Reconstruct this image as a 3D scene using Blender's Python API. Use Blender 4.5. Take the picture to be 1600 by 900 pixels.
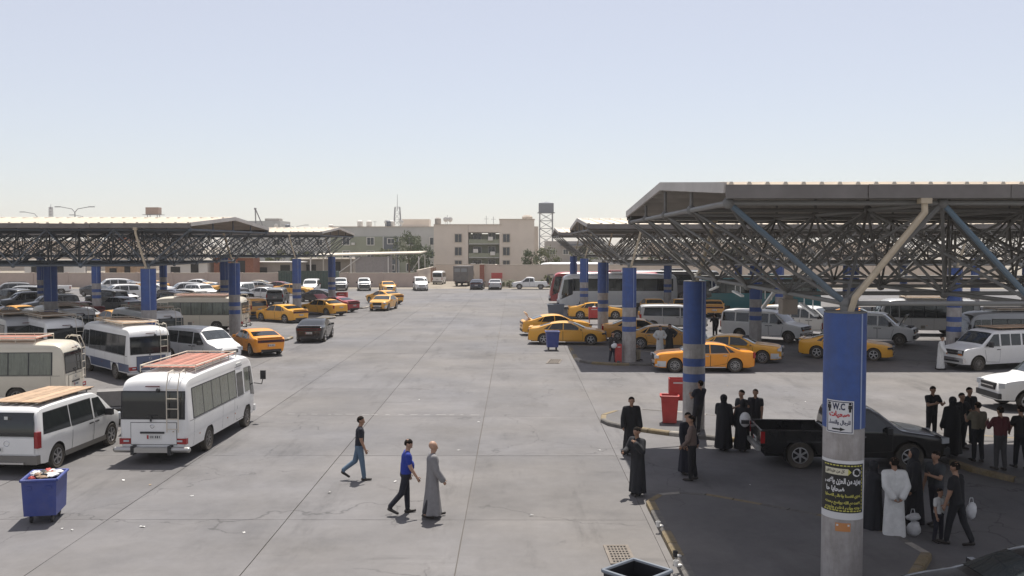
import bpy, bmesh, math, random
import numpy as np
from mathutils import Vector, Matrix, Euler
R = math.radians
random.seed(7)
for o in list(bpy.data.objects): bpy.data.objects.remove(o, do_unlink=True)
sc = bpy.context.scene
COL = sc.collection

# ---------------------------------------------------------------- camera
CAM_Z = 6.5; FPX = 1500.0; PITCH = math.atan(68 / FPX); YAW = math.atan(6 / FPX)
cd = bpy.data.cameras.new('camera'); cam = bpy.data.objects.new('camera', cd); COL.objects.link(cam)
cd.sensor_width = 36.0; cd.lens = FPX / 1600 * 36; cd.clip_start = 0.1; cd.clip_end = 6000
cam.location = (0, 0, CAM_Z); cam.rotation_euler = (math.pi / 2 - PITCH, 0, YAW)
sc.camera = cam

# ---------------------------------------------------------------- sky, sun, exposure
SUN_EL, SUN_AZ = 68.0, 9.0            # degrees; azimuth measured from +Y towards +X
w = bpy.data.worlds.new('World'); sc.world = w; w.use_nodes = True
nt = w.node_tree; bg = nt.nodes['Background']
sky = nt.nodes.new('ShaderNodeTexSky'); sky.sky_type = 'NISHITA'; sky.sun_disc = False
sky.sun_elevation = R(SUN_EL); sky.sun_rotation = R(SUN_AZ)
sky.air_density = 1.0; sky.dust_density = 0.42; sky.ozone_density = 4.0; sky.altitude = 0
hs = nt.nodes.new('ShaderNodeHueSaturation'); hs.inputs['Saturation'].default_value = 0.85      # pale, dusty noon sky
dv = nt.nodes.new('ShaderNodeMix'); dv.data_type = 'RGBA'; dv.inputs[0].default_value = 0.52; dv.inputs[7].default_value = (5.7, 5.25, 5.2, 1)   # even dust veil over the whole sky
nt.links.new(sky.outputs[0], hs.inputs['Color']); nt.links.new(hs.outputs[0], dv.inputs[6]); nt.links.new(dv.outputs[2], bg.inputs[0]); bg.inputs[1].default_value = 0.108
sd = bpy.data.lights.new('sun', 'SUN'); sun = bpy.data.objects.new('sun', sd); COL.objects.link(sun)
sd.energy = 5.0; sd.angle = R(0.53); sd.color = (1.0, 0.95, 0.88)
to_sun = Vector((math.sin(R(SUN_AZ)) * math.cos(R(SUN_EL)), math.cos(R(SUN_AZ)) * math.cos(R(SUN_EL)), math.sin(R(SUN_EL))))
sun.rotation_euler = to_sun.to_track_quat('Z', 'Y').to_euler(); sun.location = (0, 0, 60)
sc.view_settings.view_transform = 'Standard'; sc.view_settings.look = 'None'
sc.view_settings.exposure = 0.38; sc.view_settings.gamma = 1.0; sc.view_settings.use_curve_mapping = False
sc.cycles.max_bounces = 6; sc.cycles.diffuse_bounces = 2; sc.cycles.glossy_bounces = 3
sc.cycles.use_denoising = True

# ---------------------------------------------------------------- helpers
_f = Vector((-math.sin(YAW) * math.cos(PITCH), math.cos(YAW) * math.cos(PITCH), -math.sin(PITCH)))
_r = Vector((math.cos(YAW), math.sin(YAW), 0)); _u = _r.cross(_f)
def G(px, py, z=0.0):
    """surveying helper: the point at height z that the photograph shows at pixel (px, py)"""
    d = _f * FPX + _r * (px - 800) + _u * (450 - py)
    t = (z - CAM_Z) / d.z
    return Vector((d.x * t, d.y * t, z))
def AT(px, py, Y):
    """the point at distance Y that the photograph shows at pixel (px, py)"""
    d = _f * FPX + _r * (px - 800) + _u * (450 - py)
    t = Y / d.y
    return Vector((d.x * t, Y, CAM_Z + d.z * t))

MATS = {}
def mat(name, col, rough=0.6, metal=0.0, var=0.0, scale=4.0, coat=0.0, bump=0.0, dirt=0.0, dirtcol=(0.30, 0.25, 0.19), spec=0.5, emit=None, rand=0.0, streak=None):
    if name in MATS: return MATS[name]
    m = bpy.data.materials.new(name); m.use_nodes = True; t = m.node_tree; b = t.nodes['Principled BSDF']
    b.inputs['Base Color'].default_value = (*col, 1); b.inputs['Roughness'].default_value = rough
    b.inputs['Metallic'].default_value = metal; b.inputs['Specular IOR Level'].default_value = spec
    if coat: b.inputs['Coat Weight'].default_value = coat; b.inputs['Coat Roughness'].default_value = 0.06
    m.diffuse_color = (*col, 1)
    last = None
    if var or dirt or rand or bump:
        tc = t.nodes.new('ShaderNodeTexCoord')
        nz = t.nodes.new('ShaderNodeTexNoise'); nz.inputs['Scale'].default_value = scale; nz.inputs['Detail'].default_value = 6; nz.inputs['Roughness'].default_value = 0.62
        t.links.new(tc.outputs['Object'], nz.inputs['Vector'])
        rgb = t.nodes.new('ShaderNodeRGB'); rgb.outputs[0].default_value = (*col, 1); last = rgb.outputs[0]
        if var:
            mx = t.nodes.new('ShaderNodeMix'); mx.data_type = 'RGBA'; mx.blend_type = 'MULTIPLY'; mx.inputs[0].default_value = 1.0
            mr = t.nodes.new('ShaderNodeMapRange'); mr.inputs[1].default_value = 0.3; mr.inputs[2].default_value = 0.7
            mr.inputs[3].default_value = 1 - var; mr.inputs[4].default_value = 1 + var
            t.links.new(nz.outputs[0], mr.inputs[0]); t.links.new(last, mx.inputs[6]); t.links.new(mr.outputs[0], mx.inputs[7]); last = mx.outputs[2]
        if rand:
            oi = t.nodes.new('ShaderNodeObjectInfo'); mr2 = t.nodes.new('ShaderNodeMapRange'); mr2.inputs[3].default_value = 1 - rand; mr2.inputs[4].default_value = 1 + rand
            mx3 = t.nodes.new('ShaderNodeMix'); mx3.data_type = 'RGBA'; mx3.blend_type = 'MULTIPLY'; mx3.inputs[0].default_value = 1.0
            t.links.new(oi.outputs['Random'], mr2.inputs[0]); t.links.new(last, mx3.inputs[6]); t.links.new(mr2.outputs[0], mx3.inputs[7]); last = mx3.outputs[2]
        if dirt:
            n2 = t.nodes.new('ShaderNodeTexNoise'); n2.inputs['Scale'].default_value = scale * 0.45; n2.inputs['Detail'].default_value = 8; n2.inputs['Roughness'].default_value = 0.7
            if streak:
                mp = t.nodes.new('ShaderNodeMapping'); mp.inputs['Scale'].default_value = streak; t.links.new(tc.outputs['Object'], mp.inputs['Vector']); t.links.new(mp.outputs[0], n2.inputs['Vector'])
            else: t.links.new(tc.outputs['Object'], n2.inputs['Vector'])
            rp = t.nodes.new('ShaderNodeMapRange'); rp.inputs[1].default_value = 0.42; rp.inputs[2].default_value = 0.72; rp.inputs[3].default_value = dirt * 0.3; rp.inputs[4].default_value = dirt
            t.links.new(n2.outputs[0], rp.inputs[0])
            mx2 = t.nodes.new('ShaderNodeMix'); mx2.data_type = 'RGBA'; t.links.new(rp.outputs[0], mx2.inputs[0]); t.links.new(last, mx2.inputs[6]); mx2.inputs[7].default_value = (*dirtcol, 1); last = mx2.outputs[2]
            mrr = t.nodes.new('ShaderNodeMapRange'); mrr.inputs[3].default_value = rough; mrr.inputs[4].default_value = min(1, rough + 0.45)
            t.links.new(rp.outputs[0], mrr.inputs[0]); t.links.new(mrr.outputs[0], b.inputs['Roughness'])
        t.links.new(last, b.inputs['Base Color'])
        if bump:
            bp = t.nodes.new('ShaderNodeBump'); bp.inputs['Strength'].default_value = bump; bp.inputs['Distance'].default_value = 0.02
            t.links.new(nz.outputs[0], bp.inputs['Height']); t.links.new(bp.outputs[0], b.inputs['Normal'])
    if emit: b.inputs['Emission Color'].default_value = (*emit[:3], 1); b.inputs['Emission Strength'].default_value = emit[3]
    MATS[name] = m
    return m

class MB:
    def __init__(s): s.v = []; s.f = []; s.m = []
    def add(s, vs, fs, m=0):
        n = len(s.v); s.v += [tuple(v) for v in vs]; s.f += [tuple(i + n for i in f) for f in fs]; s.m += [m] * len(fs); return s
    def box(s, c, d, rz=0.0, m=0, M=None, taper=1.0):
        x, y, z = d[0] / 2, d[1] / 2, d[2] / 2
        vs = [Vector((a * x * (taper if e < 0 else 1), b * y * (taper if e < 0 else 1), e * z)) for e in (-1, 1) for b in (-1, 1) for a in (-1, 1)]
        if M is None: M = Matrix.Rotation(rz, 3, 'Z')
        vs = [M @ v + Vector(c) for v in vs]
        return s.add(vs, [(0, 2, 3, 1), (4, 5, 7, 6), (0, 1, 5, 4), (2, 6, 7, 3), (0, 4, 6, 2), (1, 3, 7, 5)], m)
    def cyl(s, p0, p1, r0, r1=None, n=10, m=0, caps=True):
        p0, p1 = Vector(p0), Vector(p1); r1 = r0 if r1 is None else r1
        a = (p1 - p0).normalized(); b = a.orthogonal().normalized(); c = a.cross(b)
        vs = []
        for p, r in ((p0, r0), (p1, r1)):
            for k in range(n):
                t = 2 * math.pi * k / n; vs.append(p + b * r * math.cos(t) + c * r * math.sin(t))
        fs = [(k, (k + 1) % n, n + (k + 1) % n, n + k) for k in range(n)]
        if caps: fs += [tuple(range(n - 1, -1, -1)), tuple(range(n, 2 * n))]
        return s.add(vs, fs, m)
    def path(s, pts, r, n=8, m=0):
        for a, b in zip(pts, pts[1:]): s.cyl(a, b, r, r, n, m)
        return s
    def sphere(s, c, r, nu=12, nv=8, m=0):
        r = (r, r, r) if not hasattr(r, '__len__') else r
        vs = [(c[0], c[1], c[2] - r[2])]
        for j in range(1, nv):
            t = math.pi * j / nv - math.pi / 2
            for i in range(nu):
                a = 2 * math.pi * i / nu; vs.append((c[0] + r[0] * math.cos(t) * math.cos(a), c[1] + r[1] * math.cos(t) * math.sin(a), c[2] + r[2] * math.sin(t)))
        vs.append((c[0], c[1], c[2] + r[2])); e = len(vs) - 1; fs = []
        for i in range(nu): fs.append((0, 1 + (i + 1) % nu, 1 + i)); fs.append((e, e - nu + i, e - nu + (i + 1) % nu))
        for j in range(nv - 2):
            for i in range(nu):
                a = 1 + j * nu + i; b = 1 + j * nu + (i + 1) % nu; fs.append((a, b, b + nu, a + nu))
        return s.add(vs, fs, m)
    def lathe(s, prof, c=(0, 0, 0), axis='Z', n=20, m=0):
        vs = []
        for r, h in prof:
            for k in range(n):
                t = 2 * math.pi * k / n; a, b = r * math.cos(t), r * math.sin(t)
                vs.append({'Z': (c[0] + a, c[1] + b, c[2] + h), 'Y': (c[0] + b, c[1] + h, c[2] + a), 'X': (c[0] + h, c[1] + a, c[2] + b)}[axis])
        fs = [(j * n + k, j * n + (k + 1) % n, (j + 1) * n + (k + 1) % n, (j + 1) * n + k) for j in range(len(prof) - 1) for k in range(n)]
        return s.add(vs, fs, m)
    def grid(s, pts, m=0, flip=False):
        nu, nv = len(pts), len(pts[0]); vs = [p for row in pts for p in row]
        fs = [(i * nv + j, i * nv + j + 1, (i + 1) * nv + j + 1, (i + 1) * nv + j) for i in range(nu - 1) for j in range(nv - 1)]
        if flip: fs = [f[::-1] for f in fs]
        return s.add(vs, fs, m)
    def prism(s, poly, z0, z1, m=0, bev=0.0):
        n = len(poly); vs = [(x, y, z0) for x, y in poly] + [(x, y, z1) for x, y in poly]
        fs = [(k, (k + 1) % n, n + (k + 1) % n, n + k) for k in range(n)] + [tuple(range(n - 1, -1, -1)), tuple(range(n, 2 * n))]
        return s.add(vs, fs, m)
    def mesh(s, name, mats=(), smooth=None):
        me = bpy.data.meshes.new(name); me.from_pydata(s.v, [], s.f); me.update()
        for mm in (mats if isinstance(mats, (list, tuple)) else [mats]): me.materials.append(mm)
        if any(s.m): me.polygons.foreach_set('material_index', s.m)
        if smooth is not None:
            me.polygons.foreach_set('use_smooth', [True] * len(me.polygons))
            me.set_sharp_from_angle(angle=R(smooth))
        return me
    def build(s, name, mats, parent=None, smooth=None, loc=None, rz=0.0):
        return link(name, s.mesh(name, mats, smooth), parent, loc, rz)
KIDS = {}                               # parent -> children, quicker than Object.children
def link(name, data, parent=None, loc=None, rz=0.0):
    o = bpy.data.objects.new(name, data); COL.objects.link(o)
    if parent is not None: o.parent = parent; KIDS.setdefault(parent, []).append(o)
    if loc is not None: o.location = loc
    if rz: o.rotation_euler.z = rz
    return o
def tag(o, label=None, cat=None, group=None, kind=None):
    if label: o['label'] = label
    if cat: o['category'] = cat
    if group: o['group'] = group
    if kind: o['kind'] = kind
    return o
def thing(name, label, cat, loc=(0, 0, 0), rz=0.0, group=None):
    o = link(name, None, None, loc, rz); o.empty_display_size = 0.3
    return tag(o, label, cat, group)
def copy_tree(o, parent=None):
    c = o.copy(); COL.objects.link(c); c.parent = parent
    if parent is not None: KIDS.setdefault(parent, []).append(c)
    for ch in KIDS.get(o, ()): copy_tree(ch, c)
    return c
def recenter(bm_mb, c):
    bm_mb.v = [(x - c[0], y - c[1], z - c[2]) for x, y, z in bm_mb.v]; return bm_mb

# ---------------------------------------------------------------- ground materials
def ground_mat(name, base, warm, tyre=0.0, slab=0.0):
    m = bpy.data.materials.new(name); m.use_nodes = True; t = m.node_tree; b = t.nodes['Principled BSDF']; N = t.nodes.new; Lk = t.links.new
    geo = N('ShaderNodeNewGeometry')
    def noise(sc_, det=6, ro=0.6, stretch=None):
        n = N('ShaderNodeTexNoise'); n.inputs['Scale'].default_value = sc_; n.inputs['Detail'].default_value = det; n.inputs['Roughness'].default_value = ro
        if stretch:
            mp = N('ShaderNodeMapping'); mp.inputs['Scale'].default_value = stretch; Lk(geo.outputs['Position'], mp.inputs['Vector']); Lk(mp.outputs[0], n.inputs['Vector'])
        else: Lk(geo.outputs['Position'], n.inputs['Vector'])
        return n.outputs[0]
    def mr(src, a, b_, c, d):
        n = N('ShaderNodeMapRange'); n.inputs[1].default_value = a; n.inputs[2].default_value = b_; n.inputs[3].default_value = c; n.inputs[4].default_value = d; Lk(src, n.inputs[0]); return n.outputs[0]
    def mul(a, fac):
        n = N('ShaderNodeMix'); n.data_type = 'RGBA'; n.blend_type = 'MULTIPLY'; n.inputs[0].default_value = 1; Lk(a, n.inputs[6]); Lk(fac, n.inputs[7]); return n.outputs[2]
    c0 = N('ShaderNodeMix'); c0.data_type = 'RGBA'; c0.inputs[6].default_value = (*base, 1); c0.inputs[7].default_value = (*warm, 1)
    Lk(mr(noise(0.07, 5, 0.6), 0.38, 0.62, 0, 1), c0.inputs[0])
    c = c0.outputs[2]
    c = mul(c, mr(noise(0.35, 8, 0.65), 0.3, 0.7, 0.80, 1.14))
    c = mul(c, mr(noise(3.0, 8, 0.7), 0.3, 0.7, 0.93, 1.06))
    c = mul(c, mr(noise(40.0, 3, 0.7), 0.25, 0.75, 0.90, 1.09))
    c = mul(c, mr(noise(0.9, 6, 0.7, (1.0, 0.16, 1)), 0.56, 0.74, 1.0, 1 - tyre))           # tyre streaks along the drive
    c = mul(c, mr(noise(0.8, 6, 0.75, (0.18, 1.0, 1)), 0.60, 0.74, 1.0, 1 - tyre * 0.8))   # scuffs across it
    c = mul(c, mr(noise(1.6, 9, 0.8), 0.64, 0.73, 1.0, 0.58))                              # oil spots
    c = mul(c, mr(noise(0.22, 10, 0.72, (1.0, 0.55, 1)), 0.52, 0.66, 1.0, 0.80))            # broad traffic grime
    c = mul(c, mr(noise(5.0, 6, 0.8), 0.68, 0.74, 1.0, 0.66))                              # small drips
    c = mul(c, mr(noise(2.4, 8, 0.8, (0.35, 1.0, 1)), 0.66, 0.72, 1.0, 1.22))              # pale dust smears
    # hairline cracks
    vo = N('ShaderNodeTexVoronoi'); vo.feature = 'DISTANCE_TO_EDGE'; vo.inputs['Scale'].default_value = 0.16
    wz = N('ShaderNodeTexNoise'); wz.inputs['Scale'].default_value = 0.8; wz.inputs['Detail'].default_value = 6; Lk(geo.outputs['Position'], wz.inputs['Vector'])
    va = N('ShaderNodeVectorMath'); va.operation = 'MULTIPLY_ADD'; va.inputs[1].default_value = (2.2, 2.2, 0); Lk(wz.outputs[1], va.inputs[0]); Lk(geo.outputs['Position'], va.inputs[2]); Lk(va.outputs[0], vo.inputs['Vector'])
    crack = mr(vo.outputs['Distance'], 0.0, 0.004, 0.55, 1.0)
    keep = mr(noise(0.11, 3, 0.5), 0.46, 0.54, 1.0, 0.0)
    cm = N('ShaderNodeMath'); cm.operation = 'MAXIMUM'; Lk(crack, cm.inputs[0]); Lk(keep, cm.inputs[1]); c = mul(c, cm.outputs[0])
    if slab:
        oi = N('ShaderNodeObjectInfo'); c = mul(c, mr(oi.outputs['Random'], 0, 1, 1 - slab, 1 + slab))
    Lk(c, b.inputs['Base Color']); b.inputs['Roughness'].default_value = 0.82; b.inputs['Specular IOR Level'].default_value = 0.3
    bp = N('ShaderNodeBump'); bp.inputs['Strength'].default_value = 0.25; bp.inputs['Distance'].default_value = 0.01; Lk(noise(9.0, 8, 0.7), bp.inputs['Height']); Lk(bp.outputs[0], b.inputs['Normal'])
    return m
M_CONC = ground_mat('concrete_paving', (0.143, 0.140, 0.144), (0.160, 0.150, 0.142), 0.34, 0.06)
M_JOINT = mat('joint_filler', (0.10, 0.09, 0.08), 0.95)
M_ISL = ground_mat('island_paving', (0.128, 0.125, 0.127), (0.148, 0.139, 0.131), 0.25)
M_EARTH = ground_mat('dusty_ground', (0.24, 0.21, 0.17), (0.28, 0.245, 0.195), 0.05)

# ---------------------------------------------------------------- ground, slabs
XS = [-18.2, -13.9, -9.65, -5.42, -1.20, 3.10]
YS = [9.0, 15.6, 22.4, 29.3, 36.1, 43.0, 50.0, 57.0, 64.0, 71.0, 78.0, 85.0, 92.0, 99.0, 106.0, 113.0, 120.0, 127.0]
E_ = 0.008
gm = MB()
# one sheet to the horizon, with an opening where the separate slabs lie (they close it)
x0, x1, y0, y1 = XS[0], XS[-1], YS[0], YS[-1]
BIG = 3000
gm.add([(-BIG, -200, 0), (x0, -200, 0), (x1, -200, 0), (BIG, -200, 0), (-BIG, y0, 0), (x0, y0, 0), (x1, y0, 0), (BIG, y0, 0), (-BIG, y1, 0), (x0, y1, 0), (x1, y1, 0), (BIG, y1, 0), (-BIG, BIG, 0), (x0, BIG, 0), (x1, BIG, 0), (BIG, BIG, 0)],
       [(0, 1, 5, 4), (1, 2, 6, 5), (2, 3, 7, 6), (4, 5, 9, 8), (6, 7, 11, 10), (8, 9, 13, 12), (9, 10, 14, 13), (10, 11, 15, 14)], 0)
gm.add([(x0, y0, -0.018), (x1, y0, -0.018), (x1, y1, -0.018), (x0, y1, -0.018)], [(0, 1, 2, 3)], 1)
gm.add([(x0, y0, 0), (x1, y0, 0), (x1, y1, 0), (x0, y1, 0), (x0, y0, -0.018), (x1, y0, -0.018), (x1, y1, -0.018), (x0, y1, -0.018)], [(0, 4, 5, 1), (1, 5, 6, 2), (2, 6, 7, 3), (3, 7, 4, 0)], 1)
ground = tag(gm.build('ground', [M_CONC, M_JOINT]), kind='structure')
rg = random.Random(3)
for a, b in zip(XS, XS[1:]):
    for c, d in zip(YS, YS[1:]):
        mb = MB(); e = E_ * rg.uniform(0.7, 1.35); wx, wy = b - a - 2 * e, d - c - e * rg.uniform(.5, 1.2); zt = rg.uniform(-0.003, 0.003)
        n = 7
        # slightly ragged slab edges
        ring = []
        for k in range(n): ring.append((-wx / 2 + wx * k / n, -wy / 2))
        for k in range(n): ring.append((wx / 2, -wy / 2 + wy * k / n))
        for k in range(n): ring.append((wx / 2 - wx * k / n, wy / 2))
        for k in range(n): ring.append((-wx / 2, wy / 2 - wy * k / n))
        ring = [(x * (1 - abs(rg.gauss(0, 0.0016))), y * (1 - abs(rg.gauss(0, 0.0016)))) for x, y in ring]
        mb.prism(ring, -0.016, zt)
        mb.build('concrete_slab', M_CONC, ground, loc=((a + b) / 2, (c + d) / 2, 0.0))
# worn-off paint line across the drive and patched strips
M_WORN = mat('worn_white_paint', (0.30, 0.29, 0.28), 0.85, var=0.2, scale=3)
rw = random.Random(11)
for k in range(16):
    x = -8.6 + k * 0.47 + rw.uniform(-.1, .1); L = rw.uniform(.12, .44); yy = 36.35 + rw.uniform(-.03, .03) - .02 * x
    MB().add([(-L / 2, -.03, 0), (L / 2 * .8, -.04, 0), (L / 2, .02, 0), (-L / 2 * .7, .04, 0)], [(0, 1, 2, 3)]).build('worn_line', M_WORN, ground, loc=(x, yy, .0045))
# dusty ground beyond the yard walls
tag(MB().add([(-400, 141, 0.004), (400, 141, 0.004), (900, 2500, 0.004), (-900, 2500, 0.004)], [(0, 1, 2, 3)]).build('terrain', M_EARTH), kind='structure')

# ---------------------------------------------------------------- kerbed islands
M_KY = mat('kerb_faded_yellow', (0.23, 0.17, 0.075), 0.85, var=0.4, scale=6, dirt=0.8, dirtcol=(0.16, 0.14, 0.12))
M_KB = mat('kerb_faded_dark', (0.10, 0.095, 0.09), 0.85, var=0.35, scale=6, dirt=0.45, dirtcol=(0.22, 0.20, 0.17))
M_KG = mat('kerb_bare_concrete', (0.30, 0.28, 0.25), 0.9, var=0.25, scale=5, dirt=0.3)
def island(poly, name_label, kerb_edges=None):
    """raised island: paving sheet plus a run of separate kerb stones round the edge"""
    h = 0.14; root = tag(link('pavement_island', None), kind='structure')
    pts = [Vector(p) for p in poly]; n = len(pts); cen = sum(pts, Vector((0, 0))) / n
    root.location = (cen.x, cen.y, 0)
    ins = []
    for i in range(n):
        a, b, c = pts[i - 1], pts[i], pts[(i + 1) % n]
        d1 = (b - a).normalized(); d2 = (c - b).normalized(); nn = (Vector((-d1.y, d1.x)) + Vector((-d2.y, d2.x)))
        nn = nn / max(nn.length, 1e-6); k = 0.2 / max(0.4, nn.dot(Vector((-d1.y, d1.x)))); ins.append(b + nn * k)
    mb = MB(); mb.prism([(p.x - cen.x, p.y - cen.y) for p in ins], -0.02, h - 0.004); mb.build('island_paving', M_ISL, root)
    k = 0
    for i in range(n):
        a, b, ia, ib = pts[i], pts[(i + 1) % n], ins[i], ins[(i + 1) % n]
        L = (b - a).length; m_ = max(1, round(L / 0.9)); g = min(0.012, L / m_ * 0.05)
        for j in range(m_):
            t0, t1 = j / m_ + g / L, (j + 1) / m_ - g / L
            q = [a.lerp(b, t0), a.lerp(b, t1), ia.lerp(ib, t1), ia.lerp(ib, t0)]
            c = sum(q, Vector((0, 0))) / 4
            dz = random.uniform(-0.006, 0.006)
            s = MB(); o4 = [(p.x - c.x, p.y - c.y) for p in q]
            # chamfered outer top edge
            inn = [Vector(o4[0]).lerp(Vector(o4[3]), 0.18), Vector(o4[1]).lerp(Vector(o4[2]), 0.18)]
            vs = [(*o4[0], -0.02), (*o4[1], -0.02), (*o4[2], -0.02), (*o4[3], -0.02), (*o4[0], h - 0.035 + dz), (*o4[1], h - 0.035 + dz), (inn[1].x, inn[1].y, h + dz), (inn[0].x, inn[0].y, h + dz), (*o4[2], h + dz), (*o4[3], h + dz)]
            s.add(vs, [(0, 1, 5, 4), (4, 5, 6, 7), (7, 6, 8, 9), (3, 9, 8, 2), (0, 4, 7, 9, 3), (1, 2, 8, 6, 5), (0, 3, 2, 1)])
            r_ = random.random()
            s.build('kerb_stone', M_KG if r_ < 0.18 else (M_KY if (k // 2) % 2 else M_KB), root, loc=(c.x - cen.x, c.y - cen.y, 0)); k += 1
    return root
# (right side islands lie askew to the drive, wedge shaped)
island([(3.35, 8.0), (5.2, 8.0), (5.4, 15.3), (5.9, 16.7), (7.6, 18.0), (8.6, 19.6), (8.4, 21.0), (7.2, 22.5), (6.1, 23.4), (4.9, 24.35), (4.2, 24.5), (3.6, 24.3), (3.25, 23.7), (3.25, 16.0)], '')
island([(3.1, 34.9), (3.3, 34.2), (3.9, 33.4), (5.2, 32.4), (7.0, 31.4), (12.4, 30.1), (13.0, 27.2), (13.6, 26.0), (16, 24.6), (26, 20.0), (26, 26.0), (16, 31.8), (9.6, 34.2), (6.4, 36.4), (4.9, 37.0), (3.8, 36.7), (3.2, 35.8)], '')
island([(3.3, 53.9), (3.5, 52.8), (4.1, 51.9), (5.2, 51.3), (8.8, 51.1), (9.2, 53.0), (8.2, 56.6), (5.6, 60.2), (3.9, 60.6), (3.3, 60.0)], '')
for (xa, xb, ya, yb) in ((-24, -15.4, 63.5, 67.5), (-20.2, -15.9, 83.0, 86.0), (-19.8, -15.2, 96.5, 101.6)):
    island([(xa, ya), (xb - 1.2, ya), (xb - 0.3, ya + 0.4), (xb, ya + 1.3), (xb, yb - 1.3), (xb - 0.3, yb - 0.4), (xb - 1.2, yb), (xa, yb)], '')
# ================================================================ canopies
M_STEEL = mat('blue_grey_painted_steel', (0.20, 0.205, 0.20), 0.55, var=0.3, scale=3, dirt=0.6, dirtcol=(0.17, 0.145, 0.12), rand=0.28)
M_STEELB = mat('blue_painted_steel', (0.10, 0.165, 0.22), 0.5, var=0.3, scale=3, dirt=0.6, dirtcol=(0.16, 0.145, 0.13), rand=0.2)
M_FASC = mat('weathered_fascia', (0.20, 0.185, 0.175), 0.6, var=0.18, scale=1.5, dirt=0.5, dirtcol=(0.13, 0.115, 0.10))
M_ROOF = mat('cream_roof_sheet', (0.66, 0.58, 0.47), 0.55, var=0.10, scale=0.8, dirt=0.25, dirtcol=(0.42, 0.34, 0.25))
M_SOFF = mat('roof_underside', (0.52, 0.49, 0.45), 0.6, var=0.15, scale=1.0, dirt=0.35, dirtcol=(0.16, 0.13, 0.11))
M_BLUE = mat('column_blue_paint', (0.026, 0.078, 0.285), 0.45, var=0.16, scale=5.0, streak=(1.6, 1.6, 0.3), dirt=0.5, dirtcol=(0.10, 0.11, 0.15))
M_COLG = mat('column_grey_paint', (0.40, 0.38, 0.37), 0.6, var=0.18, scale=5.0, streak=(1.6, 1.6, 0.35), dirt=0.75, dirtcol=(0.20, 0.18, 0.16))
M_PIPE = mat('cream_drain_pipe', (0.50, 0.42, 0.30), 0.5, var=0.15, scale=4, dirt=0.3)
M_FIX = mat('lamp_tube_white', (0.72, 0.72, 0.68), 0.4)
M_BOX = mat('node_box', (0.22, 0.19, 0.16), 0.8, var=0.2, dirt=0.4)
UNIT = MB().cyl((0, 0, 0), (0, 0, 1), 1.0, n=8).mesh('strut', M_STEEL, 40)
UNITB = MB().cyl((0, 0, 0), (0, 0, 1), 1.0, n=8).mesh('strut', M_STEELB, 40)
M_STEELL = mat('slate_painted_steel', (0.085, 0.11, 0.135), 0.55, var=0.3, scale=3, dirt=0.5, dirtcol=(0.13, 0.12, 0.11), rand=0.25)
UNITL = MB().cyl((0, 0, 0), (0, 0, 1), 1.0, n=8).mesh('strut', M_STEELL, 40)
ZB, ZT, ZE, ZR = 5.40, 7.27, 7.44, 8.05
def strut_obj(name, p0, p1, r, parent, blue=False):
    o = bpy.data.objects.new(name, UNITL if blue is None else UNITB if blue else UNIT); COL.objects.link(o); o.parent = parent
    d = Vector(p1) - Vector(p0); o.location = p0; o.rotation_mode = 'QUATERNION'; o.rotation_quaternion = d.to_track_quat('Z', 'Y'); o.scale = (r, r, d.length)
    return o
COL_R = 0.375
def column_meshes():
    g = MB()
    g.lathe([(COL_R, 0), (COL_R, 3.1), (COL_R, 5.22), (0.0, 5.24)], n=28)
    return g.mesh('column', M_COLG, 40)
def band(z0, z1, dr=0.006):
    return MB().lathe([(COL_R, z0), (COL_R + dr, z0 + 0.004), (COL_R + dr, z1 - 0.004), (COL_R, z1)], n=28).mesh('blue_band', M_BLUE, 40)
COLM = column_meshes(); BANDS = [band(3.1, 5.235, 0.010), band(2.33, 2.60), band(1.79, 2.07)]
CAPM = MB().lathe([(0.0, 5.236), (COL_R + 0.012, 5.236), (COL_R + 0.012, 5.255), (0.10, 5.262), (0.10, 5.42), (0, 5.42)], n=20).mesh('column_cap', M_STEEL, 40)
SEAM = MB().box((0, 0, 0), (0.022, 0.022, 2.13)).mesh('sleeve_seam', mat('seam_light', (0.30, 0.36, 0.50), 0.5))
def column(root, x, y, seam_ang, nb=3):
    c = bpy.data.objects.new('column', COLM); COL.objects.link(c); c.parent = root; c.location = (x, y, 0)
    for bmesh_ in BANDS[:nb]: link('blue_band', bmesh_, c)
    link('column_cap', CAPM, c)
    s = link('sleeve_seam', SEAM, c, (math.cos(seam_ang) * (COL_R + 0.012), math.sin(seam_ang) * (COL_R + 0.012), 4.168), seam_ang)
    return c
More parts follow.
